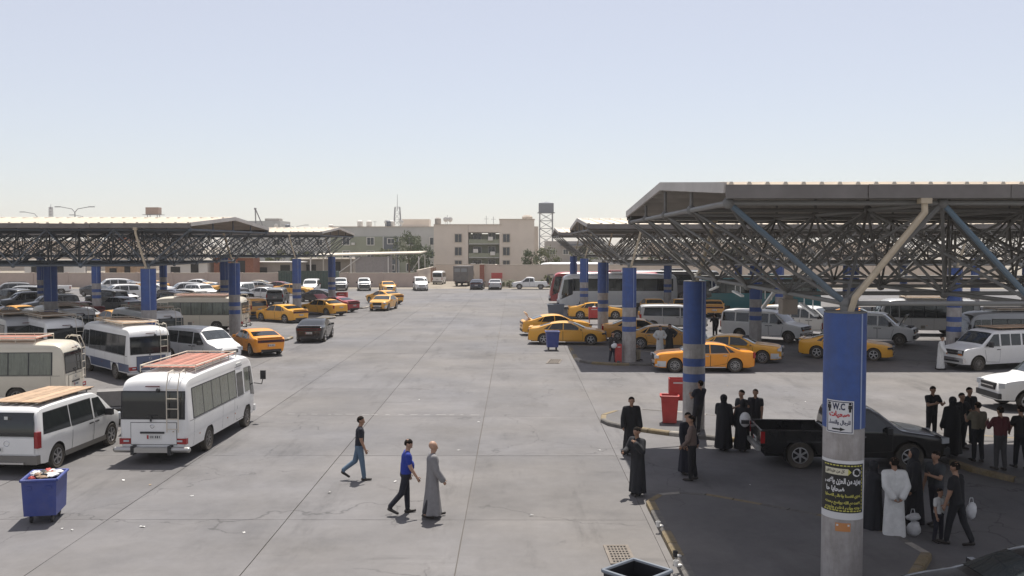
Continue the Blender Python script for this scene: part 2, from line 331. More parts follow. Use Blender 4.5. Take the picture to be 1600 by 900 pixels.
def canopy(label, sx, xcol, Y0, Y1, nbay, cols, near, lamps=0):
    """sx = +1: runs from the drive to the right, -1: to the left. xcol = |x| of the first column row"""
    root = thing('canopy', label, 'canopy', (sx * xcol, (Y0 + Y1) / 2, 0), group='steel truss canopies over the parking bays')
    ax, ny = 3.52, 4; ay = (Y1 - Y0) / ny; hw = (Y1 - Y0) / 2
    def Lc(i, j, z): return Vector((sx * i * ax, -hw + j * ay, z))
    def top(i, j):                                   # top node half a bay back of bottom node i
        X = -2.2 if i == 0 else (i - 0.5) * ax
        return Vector((sx * X, -hw + j * ay, ZT))
    S = []                                           # (name, p0, p1, radius)
    rb, rt, rd = (0.046, 0.046, 0.034) if near else (0.046, 0.048, 0.034)
    for j in range(ny + 1):
        for i in range(nbay):
            S.append(('bottom_chord', Lc(i, j, ZB), Lc(i + 1, j, ZB), rb)); S.append(('top_chord', top(i, j), top(i + 1, j), rt))
        for i in range(nbay + 1):
            S.append(('diagonal', Lc(i, j, ZB), top(i, j), rd * ((1.65 if near else 1.2) if j in (0, ny) else 1)))
            if i < nbay: S.append(('diagonal', Lc(i, j, ZB), top(i + 1, j), rd * ((1.65 if near else 1.2) if j in (0, ny) else 1)))
    for j in range(ny):
        for i in range(nbay + 1):
            S.append(('cross_chord', Lc(i, j, ZB), Lc(i, j + 1, ZB), rb)); S.append(('cross_chord', top(i, j), top(i, j + 1), rt * (1.25 if i == 0 else 1)))
            S.append(('diagonal', Lc(i, j, ZB), top(i, j + 1), rd)); S.append(('diagonal', Lc(i, j + 1, ZB), top(i, j), rd))
            if i < nbay: S.append(('diagonal', Lc(i, j, ZB), top(i + 1, j + 1), rd * 0.9)); S.append(('diagonal', Lc(i, j + 1, ZB), top(i + 1, j), rd * 0.9))
    # the 300 largest in view stay separate struts, the rest is joined
    base = Vector((sx * xcol, (Y0 + Y1) / 2, 0))
    def vis(s):
        m = (s[1] + s[2]) / 2 + base; px = abs(m.x) / m.y
        return (0 if px < 0.58 else 1e4) + (m - Vector((0, 0, CAM_Z))).length
    S.sort(key=vis)
    cnt = {}; rest = {}
    for nm, a, b, r in S:
        cnt[nm] = cnt.get(nm, 0) + 1
        if cnt[nm] <= 290:
            col_ = near and (r > 0.05 and nm == 'diagonal' or nm == 'bottom_chord') and random.random() < 0.75 and abs(a.y + hw) < 0.1
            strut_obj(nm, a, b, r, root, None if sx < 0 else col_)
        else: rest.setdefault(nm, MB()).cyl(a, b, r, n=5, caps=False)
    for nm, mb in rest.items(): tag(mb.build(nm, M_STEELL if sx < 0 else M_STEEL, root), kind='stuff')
    # node balls
    nb = MB()
    for j in range(ny + 1):
        for i in range(nbay + 1): nb.sphere(Lc(i, j, ZB), 0.12, 8, 5); nb.sphere(top(i, j), 0.115, 8, 5)
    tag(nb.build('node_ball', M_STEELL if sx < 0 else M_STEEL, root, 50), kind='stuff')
    # roof: two slopes with real ribs, sheeting underside, purlins, fascias and posts
    xa, xb = -2.32, nbay * ax + 2.3; oh = 0.25
    def ys(k): return (-1 if k == 0 else 1) * (hw + oh)
    rm = MB(); sm = MB()
    npur = 7
    for k in (0, 1):
        yo = ys(k)
        # sheet (thin, two-sided slab)
        q = [(sx * xa, yo, ZE + 0.15), (sx * xb, yo, ZE + 0.15), (sx * xb, 0, ZR), (sx * xa, 0, ZR)]
        rm.add(q, [(0, 1, 2, 3)]); sm.add([(a, b, c - 0.035) for a, b, c in q], [(0, 1, 2, 3)])
        slope = (ZR - ZE - 0.15) / (0 - yo)
        step = 0.33 if near else 0.66; x = xa + 0.1; h = 0.055 if near else 0.07; ww = 0.05 if near else 0.09
        while x < xb:
            yy = yo + (-0.06 if k == 0 else 0.06); zz = ZE + 0.15
            rm.add([(sx * (x - ww), yy, zz), (sx * (x + ww), yy, zz), (sx * (x + ww * .5), yy, zz + h), (sx * (x - ww * .5), yy, zz + h),
                    (sx * (x - ww), 0, ZR), (sx * (x + ww), 0, ZR), (sx * (x + ww * .5), 0, ZR + h), (sx * (x - ww * .5), 0, ZR + h)],
                   [(0, 1, 2, 3), (0, 3, 7, 4), (1, 5, 6, 2), (3, 2, 6, 7)]); x += step
        for p in range(npur):
            t = (p + 0.5) / npur; y = yo * (1 - t); z = ZE + 0.15 + (ZR - ZE - 0.15) * t - 0.035 - 0.06
            pm = MB().box((sx * (xa + xb) / 2, y, z), (xb - xa - 0.08, 0.06, 0.115)); pm.build('purlin', M_SOFF, root)
    rm.build('roof_sheet', M_ROOF, root); sm.build('roof_underside', M_SOFF, root)
    # ridge cap
    MB().add([(sx * xa, -0.25, ZR + 0.055), (sx * xb, -0.25, ZR + 0.055), (sx * xb, 0, ZR + 0.085), (sx * xa, 0, ZR + 0.085), (sx * xb, 0.25, ZR + 0.055), (sx * xa, 0.25, ZR + 0.055)], [(0, 1, 2, 3), (3, 2, 4, 5)]).build('ridge_cap', M_ROOF, root)
    # eave fascia panels, each a separate sheet
    for k in (0, 1):
        yo = ys(k) + (-0.03 if k == 0 else 0.03); x = xa; i = 0
        while x < xb - 0.1:
            x2 = min(x + 2.6, xb); dz = random.uniform(-0.012, 0.012)
            MB().box((sx * (x + x2) / 2, yo + random.uniform(-0.008, 0.008), ZE + 0.03 + dz), (x2 - x - 0.015, 0.03, 0.25)).build('fascia_panel', M_FASC, root); x = x2; i += 1
        # gutter under the fascia
        MB().box((sx * (xa + xb) / 2, yo * 0.985, ZE - 0.075), (xb - xa - 0.1, 0.14, 0.05)).build('gutter', M_STEEL, root)
    # gable trim at both ends
    for X in (xa, xb):
        for k in (0, 1):
            yo = ys(k); MB().add([(sx * X - 0.03, yo, ZE + 0.0), (sx * X + 0.03, yo, ZE + 0.0), (sx * X + 0.03, 0, ZR - 0.12), (sx * X - 0.03, 0, ZR - 0.12), (sx * X - 0.03, yo, ZE + 0.20), (sx * X + 0.03, yo, ZE + 0.20), (sx * X + 0.03, 0, ZR + 0.09), (sx * X - 0.03, 0, ZR + 0.09)],
                                 [(0, 3, 2, 1), (4, 5, 6, 7), (0, 1, 5, 4), (2, 3, 7, 6), (1, 2, 6, 5), (0, 4, 7, 3)]).build('gable_trim', M_SOFF, root)
    # posts carrying the roof from the top chords
    for i in ([0, 1, 2, 3] if nbay > 3 else range(nbay)):
        for j in range(ny + 1):
            p = top(i, j); t = 1 - abs(p.y) / (hw + oh); z1 = ZE + 0.15 + (ZR - ZE - 0.15) * t - 0.15
            if z1 > p.z + 0.08: strut_obj('roof_post', p, (p.x, p.y, z1), 0.04, root, None if sx < 0 else False)
    for n_, (i, y, seam) in enumerate(cols): column(root, sx * i * 8.8, y - (Y0 + Y1) / 2, seam, 1 if near and i == 0 and y == Y0 else 3)
    # bent drain pipe down to each outer column of the first row
    for (i, y) in [(c[0], c[1]) for c in cols if c[1] in (Y0, Y1)][:4]:
        yl = y - (Y0 + Y1) / 2; d = -1; x = sx * i * 8.8
        X1 = x + sx * (1.35 if (near and y == Y0) else 0.55)
        pts = [(X1, yl + (-0.2 if yl < 0 else -0.5), ZE - 0.12), (X1, yl - 0.22, ZE - 0.35), (x + sx * 0.12, yl - 0.16, ZB + 0.12), (x + sx * 0.05, yl - 0.10, 5.20)]
        pm = MB(); pm.path(pts, 0.062, 8); pm.box(pts[0], (0.2, 0.2, 0.14)); 
        for q in pts[1:-1]: pm.sphere(q, 0.064, 8, 6)
        pm.build('drain_pipe', M_PIPE, root, 40)
    # tube lamps hanging from the lower chords
    for n_ in range(lamps):
        i = 0; y = -hw + ay * (0.6 + n_ * 0.85)
        ang = random.uniform(-0.5, 0.2)
        lm = MB(); lm.box((0, 0, 0), (0.09, 1.1, 0.05), M=Euler((ang, 0, 0)).to_matrix()); lm.cyl((0, -0.3, 0.02), (0, -0.3, 0.28), 0.012, n=5); lm.cyl((0, 0.3, 0.02), (0, 0.3, 0.28), 0.012, n=5)
        lm.build('tube_lamp', M_FIX, root, loc=(0.0, y, ZB - 0.26))
    if near:
        MB().box((0, -hw + ay, ZB - 0.30), (0.34, 0.34, 0.34)).box((0, -hw + ay, ZB - 0.09), (0.18, 0.18, 0.1)).build('node_box', M_BOX, root)
    return root
XR = 6.15
def cols_for(Y0, Y1, n):
    out = []
    for i in range(0, n + 1):
        if i % 2 == 0: out += [(i, Y0, R(-60)), (i, Y1, R(-60))]
        else: out.append((i, (Y0 + Y1) / 2, R(-60)))
    return out
canopy('nearest right canopy with dark fascia, held by the blue column with the posters', 1, XR, 17.9, 33.0, 8, cols_for(17.9, 33.0, 3), True, lamps=4)
canopy('middle right truss canopy sheltering the taxis, white vans and robed men', 1, XR, 52.0, 67.6, 11, cols_for(52.0, 67.6, 4), False)
canopy('farthest right truss canopy behind the parked white and red coaches', 1, XR, 86.5, 102.5, 13, cols_for(86.5, 102.5, 5), False)
canopy('nearer left truss canopy with cream roof over the parked minibuses', -1, 19.1, 49.8, 65.0, 11, cols_for(49.8, 65.0, 4), False)
canopy('farther left truss canopy with cream roof over the yellow taxis', -1, 19.2, 84.0, 100.0, 13, cols_for(84.0, 100.0, 5), False)
# ================================================================ vehicles
def paint(name, col, rough=0.28, dirt=0.16): return mat(name, col, rough, var=0.04, scale=1.3, coat=0.35, dirt=dirt, dirtcol=(0.30, 0.26, 0.20))
P_WHITE = paint('white_car_paint', (0.79, 0.79, 0.775)); P_CREAM = paint('cream_car_paint', (0.66, 0.61, 0.50), dirt=0.22)
P_YEL = paint('taxi_yellow_paint', (0.84, 0.41, 0.035)); P_ORA = paint('taxi_orange_paint', (0.90, 0.33, 0.014)); P_YEL2 = paint('dusty_taxi_yellow', (0.72, 0.35, 0.06), dirt=0.35)
P_BLK = paint('black_car_paint', (0.010, 0.011, 0.014), 0.2, 0.08); P_NAVY = paint('dark_blue_paint', (0.018, 0.026, 0.055), 0.3)
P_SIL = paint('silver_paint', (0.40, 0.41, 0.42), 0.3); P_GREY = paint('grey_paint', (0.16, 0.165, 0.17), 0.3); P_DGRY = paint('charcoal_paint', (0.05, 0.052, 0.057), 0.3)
P_BRN = paint('brown_paint', (0.13, 0.075, 0.05), 0.35); P_RED = paint('red_paint', (0.36, 0.022, 0.03), 0.3); P_DRED = paint('maroon_paint', (0.17, 0.02, 0.025), 0.3)
P_TEAL = paint('teal_paint', (0.03, 0.19, 0.21), 0.3); P_BEI = paint('beige_paint', (0.42, 0.36, 0.27), 0.4)
M_GLASS = mat('dark_window_glass', (0.014, 0.017, 0.018), 0.06, spec=0.7); M_GLASSG = mat('curtained_window_glass', (0.075, 0.085, 0.07), 0.10, spec=0.6, var=0.3, scale=5.0, dirt=0.85, dirtcol=(0.19, 0.205, 0.155), streak=(2.4, 2.4, 0.12), coat=0.6)
M_GLASSL = mat('windscreen_glass', (0.035, 0.042, 0.045), 0.05, spec=0.8, var=0.5, scale=2.0)
M_TYRE = mat('tyre_rubber', (0.022, 0.021, 0.020), 0.85, dirt=0.3, scale=5); M_RIM = mat('alloy_rim', (0.42, 0.42, 0.43), 0.35, metal=0.75, dirt=0.3, scale=5); M_RIMD = mat('steel_rim', (0.22, 0.21, 0.20), 0.5, metal=0.4, dirt=0.4, scale=5)
M_UNDER = mat('black_underbody', (0.012, 0.012, 0.013), 0.8); M_PLAST = mat('black_trim_plastic', (0.025, 0.025, 0.027), 0.55); M_GREYPL = mat('grey_bumper_plastic', (0.15, 0.145, 0.135), 0.6, dirt=0.3)
M_CHROME = mat('chrome_trim', (0.62, 0.62, 0.63), 0.16, metal=1.0); M_TAIL = mat('red_tail_lamp', (0.30, 0.008, 0.012), 0.18, coat=0.4); M_TAILD = mat('dark_red_lamp', (0.09, 0.005, 0.008), 0.2, coat=0.4)
M_HEAD = mat('headlamp_glass', (0.50, 0.52, 0.54), 0.12, coat=0.5); M_AMB = mat('amber_lamp', (0.55, 0.16, 0.02), 0.2); M_PLATE = mat('number_plate', (0.60, 0.60, 0.57), 0.5); M_INK = mat('plate_ink', (0.03, 0.03, 0.04), 0.6); M_PRED = mat('plate_red', (0.35, 0.03, 0.03), 0.6)
M_RACKR = mat('red_rack_boards', (0.36, 0.13, 0.09), 0.75, var=0.3, scale=3, dirt=0.3, rand=0.2); M_RACKW = mat('rack_rail_cream', (0.62, 0.56, 0.46), 0.5, dirt=0.2); M_BOARD = mat('brown_roof_boards', (0.40, 0.27, 0.17), 0.8, var=0.25, scale=3, dirt=0.25, rand=0.2)
M_SEAMD = mat('door_gap', (0.03, 0.03, 0.03), 0.8)
PAINTED = {'body', 'door', 'boot_lid', 'bonnet', 'tailgate', 'mirror', 'roof_rim'}

def ip(pts, x):
    if x <= pts[0][0]: return pts[0][1]
    for (a, b), (c, d) in zip(pts, pts[1:]):
        if x <= c: return b + (d - b) * (x - a) / max(c - a, 1e-9)
    return pts[-1][1]
def smooth_pts(pts, it=2, keep=0.25):
    """Chaikin corner cutting, so that a side profile has no hard kinks"""
    for _ in range(it):
        q = [pts[0]]
        for (a, b), (c, d) in zip(pts, pts[1:]):
            q += [(a + (c - a) * keep, b + (d - b) * keep), (c - (c - a) * keep, d - (d - b) * keep)]
        pts = q + [pts[-1]]
    return pts
class Body:
    def __init__(s, top, belt, plan, sill, axles, r, tum=0.35, rc=0.12, p=0.62, tuck=0.07, arch=0.07, it=2):
        s.top = smooth_pts(top, it); s.belt = belt; s.plan = smooth_pts(plan, 1); s.sill = sill if isinstance(sill, list) else [(-9, sill), (9, sill)]
        s.ax = axles; s.r = r; s.ra = r + arch; s.tum = tum; s.rc = rc; s.p = p; s.tuck = tuck; s.x0 = top[0][0]; s.x1 = top[-1][0]
    def sec(s, x):
        zt = ip(s.top, x); wb = ip(s.plan, x); zb = min(ip(s.belt, x), zt - 0.02); h = zt - zb
        d = min(s.rc, 0.62 * h); ze = zt - d; we = wb - s.tum * (ze - zb)
        return zt, zb, wb, ze, we
    def y(s, x, z):
        zt, zb, wb, ze, we = s.sec(x); sl = ip(s.sill, x)
        if z <= zb: return wb - s.tuck * max(0, (zb - z) / max(zb - sl, 0.05)) ** 2.2
        if z <= ze: return wb - s.tum * (z - zb)
        q = min(1, (z - ze) / max(zt - ze, 1e-6)); return we * max(0, 1 - q ** (2 / s.p)) ** (s.p / 2)
    def z(s, x, y):
        zt, zb, wb, ze, we = s.sec(x); q = min(1, abs(y) / we); return ze + (zt - ze) * max(0, 1 - q ** (2 / s.p)) ** (s.p / 2)
    def low(s, x):
        z = ip(s.sill, x)
        for a in s.ax:
            d = abs(x - a)
            if d < s.ra: z = max(z, s.r + math.sqrt(max(0, s.ra ** 2 - d * d)))
        return z
    def mesh(s, name, m, step=0.14):
        xs = set()
        key = [p[0] for p in s.top] + [p[0] for p in s.plan]
        for a, b in zip(s.top, s.top[1:]):
            n = max(1, int(max(abs(b[0] - a[0]) / step, abs(b[1] - a[1]) / 0.10)))
            for k in range(n + 1): xs.add(round(a[0] + (b[0] - a[0]) * k / n, 4))
        for k in key: xs.add(round(k, 4))
        for a in s.ax:
            for k in range(-9, 10): xs.add(round(a + s.ra * math.sin(k / 9 * math.pi / 2), 4))
            xs.add(round(a - s.ra - 0.004, 4)); xs.add(round(a + s.ra + 0.004, 4))
        xs = sorted(x for x in xs if s.x0 <= x <= s.x1); ys = [xs[0]]
        for x in xs[1:]:
            if x - ys[-1] > 0.003: ys.append(x)
        rows = []
        for x in ys:
            zt, zb, wb, ze, we = s.sec(x); zl = min(s.low(x), zb - 0.01); half = []
            for k in range(6): z = zl + (zb - zl) * k / 5; half.append((s.y(x, z), z))
            for k in range(1, 4): z = zb + (ze - zb) * k / 3; half.append((s.y(x, z), z))
            for k in range(1, 7):
                a = k / 6 * math.pi / 2; half.append((we * max(0, math.cos(a)) ** s.p if k < 6 else 0.0, ze + (zt - ze) * math.sin(a) ** s.p))
            rows.append([(x, y, z) for y, z in half] + [(x, -y, z) for y, z in half[-2::-1]])
        mb = MB(); mb.grid(rows, flip=True); nv = len(rows[0]); n = len(rows)
        mb.f.append(tuple(range(nv))); mb.f.append(tuple((n - 1) * nv + k for k in range(nv - 1, -1, -1))); mb.m += [0, 0]
        return mb.mesh(name, m, 38)
    def side(s, quad, off=0.008, side=1, nu=8, nv=4, mb=None, m=0):
        (x0, z0), (x1, z1), (x2, z2), (x3, z3) = quad; pts = []
        for i in range(nu + 1):
            u = i / nu; row = []
            for j in range(nv + 1):
                v = j / nv; x = (x0 * (1 - u) + x1 * u) * (1 - v) + (x3 * (1 - u) + x2 * u) * v; z = (z0 * (1 - u) + z1 * u) * (1 - v) + (z3 * (1 - u) + z2 * u) * v
                row.append((x, side * (s.y(x, z) + off), z))
            pts.append(row)
        mb = mb or MB(); mb.grid(pts, m, flip=side > 0); return mb
    def over(s, xa, xb, ka, kb, off=0.008, nu=8, nv=8, mb=None, m=0, kneck=0.0):
        """patch of the upper surface between stations xa and xb, across ka..kb of its half width"""
        pts = []
        for i in range(nu + 1):
            x = xa + (xb - xa) * i / nu; zt, zb, wb, ze, we = s.sec(x); row = []
            e = 0.02
            for j in range(nv + 1):
                y = we * (ka + (kb - ka) * j / nv) * 0.999; z = s.z(x, y)
                dzx = (s.z(x + e, y) - s.z(x - e, y)) / (2 * e); n = Vector((-dzx, 0, 1)).normalized()
                row.append((x + n.x * off, y, z + n.z * off))
            pts.append(row)
        mb = mb or MB(); mb.grid(pts, m, flip=xb > xa); return mb

def wheel_meshes(key, r, wd, spokes, rimmat, rr=0.66):
    t = MB(); t.lathe([(r * rr, -wd / 2 + 0.02), (r * 0.93, -wd / 2), (r, -wd / 2 + 0.03), (r, wd / 2 - 0.03), (r * 0.93, wd / 2), (r * rr, wd / 2 - 0.02)], axis='Y', n=28)
    q = MB(); q.lathe([(r * rr, wd / 2 - 0.02), (r * rr * 0.97, wd / 2 - 0.03), (r * rr * 0.90, wd / 2 - 0.07), (0.0, wd / 2 - 0.075)], axis='Y', n=28, m=1)
    q.lathe([(r * rr * 1.01, wd / 2 - 0.015), (r * rr * 0.92, wd / 2 - 0.012), (r * rr * 0.88, wd / 2 - 0.05)], axis='Y', n=28)
    for k in range(spokes):
        a = 2 * math.pi * k / spokes; L = r * rr * 0.93
        M = Matrix.Rotation(a, 3, 'Y'); q.box(M @ Vector((0, wd / 2 - 0.035, L / 2)), (0.42 * r * rr * 5 / spokes / 1.6, 0.04, L), M=M)
    q.lathe([(0.0, wd / 2 - 0.005), (r * 0.15, wd / 2 - 0.008), (r * 0.17, wd / 2 - 0.05)], axis='Y', n=12)
    return t.mesh('wheel', M_TYRE, 40), q.mesh('rim', [rimmat, M_UNDER], 40)
WH = {k: wheel_meshes(k, *a) for k, a in {'car': (0.355, 0.23, 5, M_RIM), 'car10': (0.355, 0.23, 10, M_RIM), 'van': (0.355, 0.22, 6, M_RIM), 'steel': (0.37, 0.23, 16, M_RIMD, 0.58), 'bus': (0.385, 0.22, 8, M_RIMD, 0.62), 'coach': (0.50, 0.28, 10, M_RIMD, 0.62), 'truck': (0.39, 0.26, 6, M_RIM, 0.6)}.items()}
def wheels(root, key, axles, yw):
    t, q = WH[key]
    for x in axles:
        for sgn in (1, -1):
            r = (max(v.co.z for v in t.vertices))
            o = link('wheel', t, root, (x, sgn * yw, r), 0 if sgn > 0 else math.pi); link('rim', q, o)
def plate(root, x, y, z, rear=True, txt=True, rz=None):
    s = -1 if rear else 1
    o = MB().box((0, 0, 0), (0.012, 0.44, 0.13)).build('number_plate', M_PLATE, root, loc=(x, y, z))
    mb = MB()
    if txt:
        mb.box((s * 0.008, 0.185 * (-s), 0), (0.006, 0.05, 0.11), m=1)
        for k, wv in enumerate((0.02, 0.03, 0.014, 0.03, 0.03, 0.02)): mb.box((s * 0.008, (0.11 - k * 0.055) * (-s), 0.0), (0.006, wv, 0.07))
        mb.build('plate_characters', [M_INK, M_PRED], o)
    return o
def mirrors(root, x, y, z, sz=(0.12, 0.2, 0.14), m=None):
    for s in (1, -1):
        mb = MB(); mb.box((0, s * 0.07, 0), sz); mb.box((0.02, -s * 0.05, -0.03), (0.05, 0.14, 0.03)); mb.build('mirror', m or M_PLAST, root, loc=(x, s * y, z))
def both(fn):
    for s in (1, -1): fn(s)
def win(root, B, quad, name='side_window', m=None, off=0.008, sides=(1, -1), frame=None):
    for s in sides:
        o = B.side(quad, off, s).build(name, m or M_GLASS, root, 60)
        if frame:
            cx = sum(q[0] for q in quad) / 4; cz = sum(q[1] for q in quad) / 4
            big = [(cx + (x - cx) * (1 + frame / max(abs(x - cx), .05)), cz + (z - cz) * (1 + frame / max(abs(z - cz), .05))) for x, z in quad]
            B.side(big, off - 0.004, s).build('window_frame', M_PLAST, o, 60)
def door(root, B, quad, pm, sides=(1, -1), handle=None, hm=None):
    for s in sides:
        cx = sum(q[0] for q in quad) / 4; cz = sum(q[1] for q in quad) / 4
        big = [(cx + (x - cx) * (1 + 0.014 / abs(x - cx)), cz + (z - cz) * (1 + 0.014 / abs(z - cz))) for x, z in quad]
        o = B.side(quad, 0.0055, s).build('door', pm, root, 60); B.side(big, 0.002, s).build('door_gap', M_SEAMD, o, 60)
        if handle: MB().box((0, 0, 0), (0.20, 0.035, 0.035)).build('handle', hm or M_PLAST, o, loc=(handle[0], s * (B.y(*handle) + 0.022), handle[1]))
def underbody(root, x0, x1, w, z0=0.2, z1=0.62):
    MB().box(((x0 + x1) / 2, 0, (z0 + z1) / 2), (x1 - x0, w, z1 - z0)).build('underbody', M_UNDER, root)

def make_sedan(kind='charger', pm=P_YEL):
    root = link('car', None)
    if kind == 'charger':
        top = [(-2.53, .50), (-2.535, .62), (-2.50, .98), (-2.40, 1.085), (-1.95, 1.12), (-1.20, 1.36), (-.65, 1.465), (-.1, 1.485), (.35, 1.43), (1.22, 1.05), (1.35, 1.03), (2.1, .93), (2.38, .83), (2.50, .66), (2.53, .45)]
    else:
        top = [(-2.53, .50), (-2.535, .62), (-2.51, 1.00), (-2.43, 1.07), (-1.78, 1.11), (-1.18, 1.38), (-.62, 1.47), (-.1, 1.485), (.40, 1.43), (1.12, 1.07), (1.25, 1.055), (2.2, .98), (2.44, .90), (2.51, .68), (2.53, .45)]
    B = Body(top, [(-2.55, .96), (-1.5, .985), (0, .955), (1.2, .95), (2.1, .86), (2.53, .74)], [(-2.53, .74), (-2.46, .84), (-2.2, .925), (-1.5, .955), (0, .945), (1.5, .95), (2.1, .90), (2.40, .80), (2.53, .62)],
             [(-2.53, .30), (-2.2, .24), (2.2, .22), (2.53, .26)], (-1.50, 1.55), .355, 0.40, 0.10, 0.6, 0.09, 0.055)
    link('body', B.mesh('body', pm), root)
    win(root, B, [(-.20, 0.985), (1.00, 0.965), (.36, 1.375), (-.20, 1.41)]); win(root, B, [(-1.18, 1.0), (-.27, 0.985), (-.27, 1.41), (-.95, 1.36)]); win(root, B, [(-1.50, 1.03), (-1.24, 1.01), (-1.02, 1.335), (-1.08, 1.30)], 'quarter_window')
    B.over(1.12, .42, -.90, .90).build('windscreen', M_GLASSL, root, 60); B.over(-1.80, -1.10, -.86, .86).build('rear_window', M_GLASS, root, 60)
    door(root, B, [(-.24, .30), (1.02, .30), (1.02, .945), (-.24, .955)], pm, handle=(-.08, .84), hm=M_CHROME if kind != 'charger' else pm); door(root, B, [(-1.06, .45), (-.27, .30), (-.27, .955), (-1.20, .965)], pm, handle=(-.98, .86), hm=M_CHROME if kind != 'charger' else pm)
    # bonnet and boot lid: proud panels with a gap round them
    B.over(2.30, 1.27, -.84, .84, 0.006).build('bonnet', pm, root, 60)
    b = B.over(-2.36, -1.92, -.82, .82, 0.006); b.build('boot_lid', pm, root, 60)
    if kind == 'charger':
        MB().box((-2.525, 0, .90), (0.04, 1.58, .155)).build('tail_lamp', M_TAILD, root); MB().box((-2.548, 0, .90), (0.01, 1.16, .06)).build('lamp_insert', M_UNDER, root)
        MB().box((-2.42, 0, 1.105), (.20, 1.50, .035)).build('spoiler', pm, root)
        both(lambda s: MB().box((2.33, s * .66, .735), (.26, .40, .10), rz=-s * .42).build('headlamp', M_PLAST, root) and MB().box((2.37, s * .665, .74), (.22, .30, .055), rz=-s * .42).build('headlamp_glass', M_HEAD, root))
        MB().box((2.50, 0, .66), (.09, 1.0, .17)).build('grille', M_PLAST, root); MB().box((2.50, 0, .38), (.09, 1.1, .13)).build('lower_grille', M_PLAST, root)
        plate(root, -2.555, 0, .66)
        for s in (1, -1): MB().cyl((-2.56, s * .55, .30), (-2.40, s * .55, .30), .045, n=10).build('exhaust_tip', M_CHROME, root)
    else:
        for s in (1, -1):
            MB().box((-2.47, s * .80, .87), (0.12, 0.12, .30), rz=s * .35).build('tail_lamp', M_TAIL, root)
            MB().box((2.40, s * .68, .78), (.22, .34, .15), rz=-s * .40).build('headlamp', M_HEAD, root)
            MB().box((2.40, s * .70, .36), (.18, .22, .09), rz=-s * .45).build('fog_lamp', M_HEAD, root)
        MB().box((2.50, 0, .72), (.10, .92, .30)).build('grille', M_CHROME, root); MB().box((2.535, 0, .72), (.06, .84, .24)).build('grille_mesh', M_PLAST, root)
        # pale lower front bumper wrapping the nose
        pts = []
        for z in (.27, .40, .52, .57):
            row = []
            for k in range(-12, 13):
                t = k / 12; x = 1.99 + .58 * math.cos(t * math.pi / 2) ** .45 if abs(t) < 1 else 1.99; y_ = (B.y(min(x, 2.50), z) + 0.012) * (1 if t > 0 else -1) if abs(t) > .66 else t / .66 * (B.y(2.50, z) + .012)
                row.append((x, y_, z))
            pts.append(row)
        MB().grid(pts, flip=False).build('front_bumper', M_BUMPW, root, 50)
        MB().box((2.565, 0, .36), (.03, 1.0, .10)).build('lower_grille', M_PLAST, root)
        for s in (1, -1): MB().box((-.05, s * (B.y(0, .97) + .012), .965), (2.3, .012, .02)).build('belt_trim', M_CHROME, root); MB().box((0.02, s * (B.y(0, .27) + .012), .262), (2.1, .02, .045)).build('sill_trim', M_CHROME, root)
        plate(root, -2.555, 0, .80)
    plate(root, 2.60 if kind != 'charger' else 2.55, 0, .47, rear=False)
    mirrors(root, .82, .99, 1.02, (.12, .19, .13), pm); underbody(root, -2.35, 2.3, 1.36)
    MB().box((-2.545, 0, .36), (0.04, 1.2, .14)).build('rear_diffuser', M_PLAST, root)
    wheels(root, 'car' if kind == 'charger' else 'car10', (-1.50, 1.55), .835)
    return root
M_BUMPW = paint('pale_bumper', (0.66, 0.66, 0.66))

